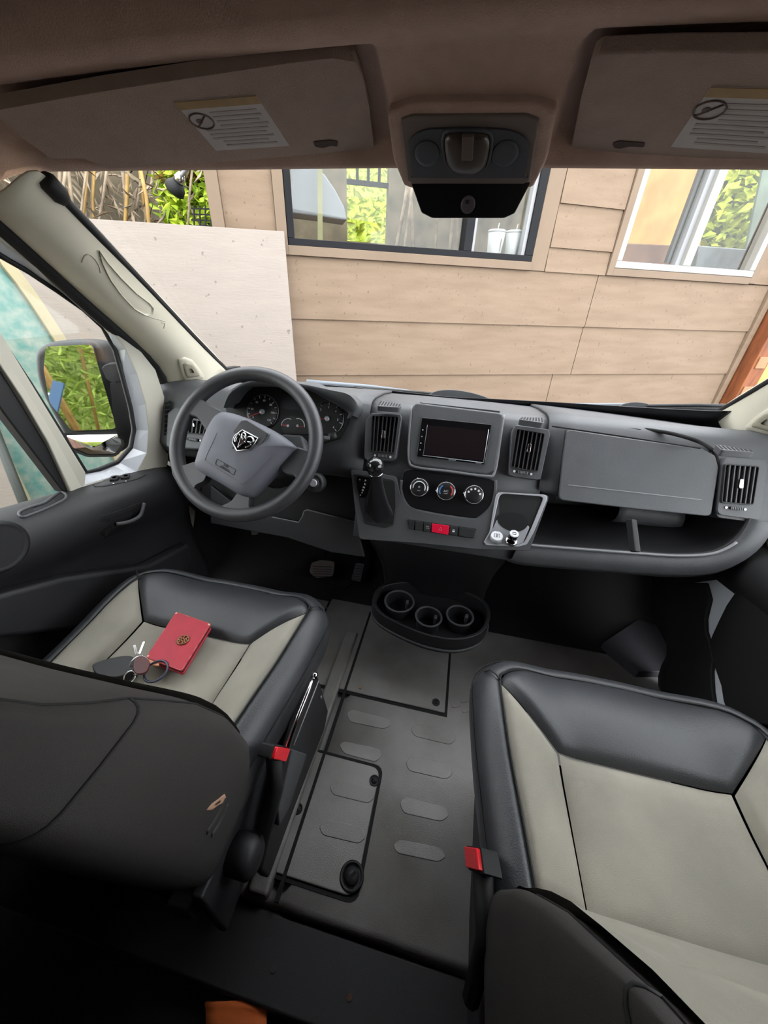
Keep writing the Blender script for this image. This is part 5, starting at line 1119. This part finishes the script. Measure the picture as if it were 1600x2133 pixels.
# driver seat hardware on the aisle side
tube('chrome_rod', [at(656, 1407, 'x', -0.206), at(648, 1424, 'x', -0.206), at(596, 1556, 'x', -0.206)], 0.0042, CHROME, ds, seg=10)
lathe('rod_tip', at(656, 1407, 'x', -0.206), (0, 0.9, 0.2), [(0.006, -0.006), (0.007, 0.002), (0.004, 0.006)], CHROME, ds, seg=12)
tube('rod_edge', [at(664, 1418, 'x', -0.206), at(612, 1552, 'x', -0.206)], 0.0012, GREYP, ds, seg=6)
slab('lever_cover', [at(x, y, 'x', -0.222) for x, y in ((662, 1405), (684, 1480), (676, 1520), (630, 1640), (600, 1720), (560, 1830), (545, 1815), (600, 1580), (640, 1440))], (1, 0, 0), 0.0, -0.02, PLAST_D, ds, bevel=0.004)
slab('lever_tab', [at(x, y, 'x', -0.216) for x, y in ((606, 1560), (636, 1570), (600, 1680), (578, 1720), (576, 1690))], (1, 0, 0), 0.004, -0.01, PLAST, ds, bevel=0.003)
lathe('recliner_cap', at(523, 1784, 'x', -0.225), (1, 0, 0.1), [(0.030, -0.03), (0.030, 0.004), (0.022, 0.012), (0.006, 0.013)], PLAST_D, ds, seg=24)
for px, py in ((668, 1452), (640, 1448)): lathe('cover_screw', at(px, py, 'x', -0.221), (1, 0, 0), [(0.004, 0), (0.003, 0.002)], GREYP, ds, seg=10)
bpy.context.view_layer.update(); bt_ = bvh_of([o for o in ds.children if o.name.startswith('backrest') and 'face' not in o.name][0])
skin('torn_patch', bt_, [(430, 1687), (441, 1674), (455, 1664), (467, 1654), (470, 1660), (463, 1672), (452, 1678), (440, 1687)], 0.0012, mat('exposed_foam', '#b08a70', 0.9, var=0.3), ds, depth=0.002)
for q in (((468, 1662), (452, 1700), (430, 1735)), ((474, 1674), (458, 1712), (440, 1740))):
    tube('fabric_crease', cr([onmesh(bt_, *z_, -0.001)[0] for z_ in q], 4, False), 0.0035, CLOTH_D, ds, seg=6)
rows = []; rgq = random.Random(5)
for i in range(6): rows.append([at(430 + 25 * k, 2085 + 14 * i, 'z', -0.035) + V((0, 0, rgq.uniform(-.004, .004))) for k in range(6)])
tag(loft('orange_cloth', rows, mat('orange_cloth', '#d0662a', 0.8, var=0.3), thick=0.006), 'orange cloth on the load floor at the bottom edge', 'cloth')
# ---- wallet and keys on the driver's cushion
WR = mat('red_wallet_leather', '#a8162e', 0.5, bump=0.4, bs=600, var=0.15, vs=30)
wl = thing('wallet', 'red leather wallet with round metal emblem on the driver seat', 'wallet', at(372, 1335, 'z', 0.45))
WZ = 0.4665
wpts = [at(x, y, 'z', WZ) for x, y in ((367, 1274), (439, 1299), (378, 1397), (304, 1369))]
slab('wallet_cover', rnd(wpts, 0.07, 4), UPZ, 0.0, -0.005, WR, wl, bevel=0.002)
cwl = sum(wpts, V()) / 4
slab('wallet_pages', rnd([cwl + (p - cwl) * 0.97 for p in wpts], 0.06, 3), UPZ, -0.005, -0.011, mat('dark_red_lining', '#5c1020', 0.7, var=0.2), wl)
slab('wallet_back', rnd(wpts, 0.07, 4), UPZ, -0.011, -0.016, WR, wl, bevel=0.002)
tube('worn_edge', rnd([cwl + (p - cwl) * 0.99 + V((0, 0, -0.0012)) for p in wpts], 0.07, 4), 0.0011, mat('worn_edge', '#c4645c', 0.8, var=0.5, vs=90, col2='#a11a2c'), wl, closed=True, seg=6)
for i in (0, 1, 3): lathe('worn_corner', wpts[i].lerp(cwl, 0.06) , UPZ, [(0.0025, -0.003), (0.002, 0.0006)], mat('pale_leather', '#e0a890', 0.8), wl, seg=8)
ec = at(382, 1334, 'z', WZ)
BRZ = mat('bronze_emblem', '#7d5638', 0.35, metal=0.7, var=0.2)
tube('emblem_ring', [ec + V((math.cos(a) * 0.0105, math.sin(a) * 0.0105, 0.001)) for a in [2 * math.pi * i / 28 for i in range(28)]], 0.0016, BRZ, wl, seg=8, closed=True)
ed = (wpts[1] - wpts[0]).normalized(); ev = UPZ.cross(ed)
for a, b in (((-0.004, -0.0085), (-0.004, 0.0085)), ((0.004, -0.0085), (0.004, 0.0085)), ((-0.009, 0.002), (0.009, 0.002)), ((-0.009, -0.003), (0.009, -0.003))):
    bar('emblem_bar', ec + ed * a[0] + ev * a[1] + UPZ * 0.0012, ec + ed * b[0] + ev * b[1] + UPZ * 0.0012, 0.0022, 0.002, BRZ, wl)
KZ = 0.452
kf = thing('key_fob', 'black car key fob beside the red wallet', 'key fob', at(245, 1400, 'z', 0.44))
fo = cr([at(x, y, 'z', KZ) for x, y in ((197, 1398), (204, 1388), (245, 1376), (276, 1374), (288, 1386), (284, 1404), (250, 1418), (210, 1414))], 4)
slab('fob_body', fo, UPZ, 0.012, -0.008, mat('fob_black', '#0c0c10', 0.55, var=0.1), kf, bevel=0.005, seg=3)
ks = thing('key_ring', 'ring of keys with a dark red tag on the driver seat', 'keys', at(300, 1395, 'z', 0.44))
def kloop(px, py, r, tilt, m, rr=0.0011):
    c = at(px, py, 'z', KZ + 0.012); n = V(tilt).normalized(); a_, b_, _ = basis(n)
    tube('ring_loop', [c + (a_ * math.cos(a) + b_ * math.sin(a)) * r for a in [2 * math.pi * i / 28 for i in range(28)]], rr, m, ks, seg=6, closed=True)
kloop(290, 1386, 0.016, (0.3, -0.5, 0.7), CHROME); kloop(282, 1396, 0.013, (-0.5, -0.4, 0.5), CHROME); kloop(325, 1398, 0.020, (0, -0.2, 1), mat('blue_black_loop', '#23233c', 0.3, var=0.1), 0.0022); kloop(270, 1410, 0.010, (0.1, -0.5, 0.8), CHROME)
for (a, b) in (((288, 1368), (300, 1337)), ((286, 1368), (280, 1344)), ((292, 1370), (310, 1385))):
    p = at(*a, 'z', KZ + 0.018); q = at(*b, 'z', KZ + 0.022); bar('key_blade', p, q, 0.004, 0.0016, CHROME, ks, bevel=0.0004)
    lathe('key_bow', p, (0.1, -0.6, 0.8), [(0.006, -0.001), (0.006, 0.001)], CHROME, ks, seg=16)
slab('leather_tag', cr([at(x, y, 'z', KZ + 0.022) for x, y in ((283, 1372), (300, 1368), (312, 1380), (305, 1400), (285, 1404), (278, 1390))], 3), UPZ, 0.002, -0.003, mat('dark_red_tag', '#4a1616', 0.5, var=0.3), ks, bevel=0.001)
slab('wrist_strap', [at(x, y, 'z', KZ + 0.012) for x, y in ((304, 1368), (312, 1372), (332, 1380), (331, 1387), (318, 1386), (305, 1378))], UPZ, 0.001, -0.002, mat('peach_strap', '#d58e6a', 0.6, var=0.2), ks)

# ================================================================== visors and overhead console
_a, _b, _c = at(700, 108, 'y', 0.66), at(0, 218, 'y', 0.58), at(780, 300, 'y', 0.84)
VLN = (_b - _a).cross(_c - _a).normalized()
if VLN.z > 0: VLN = -VLN
VPL_L = (_a, VLN)
_a, _b, _c = at(1252, 97, 'y', 0.66), mir(at(0, 218, 'y', 0.58)), at(1192, 299, 'y', 0.84)
VRN = (_b - _a).cross(_c - _a).normalized()
if VRN.z > 0: VRN = -VRN
VPL_R = (_a, VRN)
LBLM = mat('visor_label_paper', '#a59c98', 0.7, var=0.08, vs=20)
LBLY = mat('visor_label_band', '#94764c', 0.7, var=0.3, vs=40)
INK = mat('faded_ink', '#958b88', 0.8, var=0.2)
def visor(lb, poly, lab, notch, icon, VPL):
    VPN = VPL[1]
    t = thing('sun_visor', lb, 'sun visor', sum([on(x, y, VPL) for x, y in poly], V()) / len(poly), 'sun visors')
    P = [on(x, y, VPL, 0.0) for x, y in poly]
    pnl = slab('visor_panel', rnd(P, 0.10, 4), VPN, 0.006, -0.010, VISORM, t, bevel=0.005, seg=3)
    L4 = [on(x, y, VPL, 0.0062) for x, y in lab]
    lbp = slab('warning_label', L4, VPN, 0.0006, -0.0006, LBLM, t)
    def q(u_, v_, o=0.0010): return (L4[0] * (1 - u_) + L4[1] * u_) * (1 - v_) + (L4[3] * (1 - u_) + L4[2] * u_) * v_ + VPN * o
    slab('label_band', [q(0, 0), q(1, 0), q(1, 0.13), q(0, 0.13)], VPN, 0.0002, -0.0004, LBLY, lbp)
    for k, (u0, u1) in enumerate(((0.32, 0.9), (0.32, 0.92), (0.32, 0.86), (0.32, 0.94), (0.1, 0.9), (0.1, 0.84), (0.1, 0.9), (0.2, 0.8), (0.2, 0.88))):
        v_ = 0.21 + k * 0.083; slab('text_line', [q(u0, v_), q(u1, v_), q(u1, v_ + 0.035), q(u0, v_ + 0.035)], VPN, 0.0002, -0.0004, INK, lbp)
    c = q(icon[0], icon[1]); a_, b_ = (L4[1] - L4[0]).normalized(), (L4[3] - L4[0]).normalized(); r = icon[2]
    tube('warning_symbol', [c + a_ * math.cos(a) * r + b_ * math.sin(a) * r for a in [2 * math.pi * i / 24 for i in range(24)]], 0.0012, mat('symbol_brown', '#4a3530', 0.7, var=0.2), lbp, seg=6, closed=True)
    tube('warning_symbol', [c + a_ * r * 0.7 - b_ * r * 0.7, c - a_ * r * 0.7 + b_ * r * 0.7], 0.0012, MATS['symbol_brown'], lbp, seg=6)
    lathe('warning_symbol', c - a_ * r * 0.2, VPN, [(r * 0.3, 0), (r * 0.28, 0.0004)], MATS['symbol_brown'], lbp, seg=12)
    slab('visor_notch', rnd([on(x, y, VPL, 0.006) for x, y in notch], 0.3, 3), VPN, 0.0012, -0.004, mat('notch_brown', '#3a2622', 0.9, var=0.2), t)
    return t
vl = visor('felt sun visor above the steering wheel, with warning label', [(-90, 232), (-10, 218), (200, 180), (380, 152), (600, 119), (690, 108), (738, 116), (754, 150), (768, 210), (779, 300), (650, 313), (425, 331), (225, 343), (198, 332), (172, 321), (105, 321), (60, 290), (0, 240)],
           [(362, 212), (533, 198), (603, 303), (450, 313)], [(653, 294), (690, 290), (704, 294), (703, 304), (690, 302), (672, 307), (656, 304)], (0.14, 0.36, 0.016), VPL_L)
vr = visor('felt sun visor above the passenger seat, warning label cut by the frame', [(1192, 299), (1212, 200), (1236, 108), (1252, 97), (1400, 92), (1600, 92), (1900, 105), (2150, 130), (2250, 200), (2150, 290), (1900, 350), (1600, 331), (1400, 318), (1275, 308)],
           [(1482, 180), (1640, 184), (1620, 320), (1398, 305)], [(1276, 297), (1290, 292), (1344, 296), (1342, 305), (1312, 303), (1292, 308), (1280, 306)], (0.16, 0.32, 0.017), VPL_R)
oc = thing('overhead_console', 'grey overhead lamp console between the two sun visors', 'console', (X0, 0.76, 1.28))
OPL = plane((X0, 0.775, 1.278), (0, -0.55, -0.835)); ON = OPL[1]
def op(pts, off=0.0): return [on(x, y, OPL, off) for x, y in pts]
def c1(x, y): return (800 + x / 2, y / 2)
slab('console_surround', rnd(op([(806, 232), (860, 212), (1110, 212), (1160, 228), (1140, 330), (1112, 386), (1090, 392), (866, 392), (842, 384), (820, 330)]), 0.2, 4), ON, 0.004, -0.06, LINER, oc, bevel=0.012, seg=4)
slab('console_bezel', rnd(op([c1(72, 480), c1(120, 462), c1(600, 458), c1(650, 480), c1(610, 735), c1(585, 750), c1(120, 750), c1(100, 735)]), 0.16, 4), ON, 0.008, -0.01, mat('taupe_plastic', '#5f534c', 0.6, var=0.08), oc, bevel=0.004)
ins = slab('lamp_panel', cr(op([c1(108, 590), c1(160, 540), c1(250, 530), c1(430, 530), c1(540, 542), c1(600, 592), c1(588, 720), c1(560, 735), c1(150, 735), c1(122, 720)], 0.008), 3), ON, 0.003, -0.004, mat('slate_plastic', '#38383c', 0.5, var=0.1), oc, bevel=0.002)
lens_o = cr(op([c1(258, 560), c1(345, 548), c1(436, 560), c1(436, 640), c1(420, 690), c1(385, 715), c1(345, 720), c1(300, 712), c1(270, 685), c1(258, 640)], 0.011), 3); lc = sum(lens_o, V()) / len(lens_o)
loft('lamp_lens', [[lc + (p - lc) * t + ON * h for p in lens_o] for t, h in ((1, 0), (0.96, 0.006), (0.8, 0.009), (0.4, 0.011), (0.05, 0.011))], mat('smoked_lens', '#40362f', 0.3, var=0.1), oc, closed_u=True)
tube('lens_rim', [lc + (p - lc) * 1.06 for p in lens_o], 0.003, MATS['slate_plastic'], oc, closed=True, seg=8)
slab('lens_rocker', rnd(op([c1(326, 565), c1(374, 565), c1(370, 665), c1(322, 665)], 0.022), 0.1, 2), ON, 0.002, -0.004, mat('rocker_brown', '#54463d', 0.4, var=0.1), oc, bevel=0.001)
for x, y in ((180, 640), (505, 640)): lathe('lamp_button', on(*c1(x, y), OPL, 0.011), ON, [(0.020, 0), (0.019, 0.002), (0.014, 0.0025)], MATS['slate_plastic'], oc, seg=20)
mc = thing('camera_cover', 'black trapezoid windscreen camera cover hanging below the console', 'cover', (X0, 0.85, 1.22))
MP = plane((X0, 0.84, 1.225), (0, -0.93, -0.36))
slab('cover_body', rnd([on(x, y, MP) for x, y in ((856, 372), (1108, 372), (1072, 441), (1050, 451), (902, 451), (880, 440))], 0.14, 4), MP[1], 0.012, -0.03, mat('gloss_cover', '#08080c', 0.3, var=0.1), mc, bevel=0.005)
lathe('round_button', on(975, 426, MP, 0.012), MP[1], [(0.0125, -0.001), (0.0125, 0.002), (0.010, 0.003)], mat('grey_button', '#4b4246', 0.5, var=0.15), mc, seg=24)
box('button_mark', on(974, 420, MP, 0.0155), (0.006, 0.001, 0.006), BLACK, mc)

# ================================================================== tidy: origins and reports
for o in list(COL.objects):
    if o.type == 'MESH' and o.parent is None and not o.children:
        vs = [v.co for v in o.data.vertices]
        mn = V((min(v.x for v in vs), min(v.y for v in vs), min(v.z for v in vs))); mx = V((max(v.x for v in vs), max(v.y for v in vs), max(v.z for v in vs)))
        c = V(((mn.x + mx.x) / 2, (mn.y + mx.y) / 2, mn.z)); o.data.transform(Matrix.Translation(-c)); o.location = c
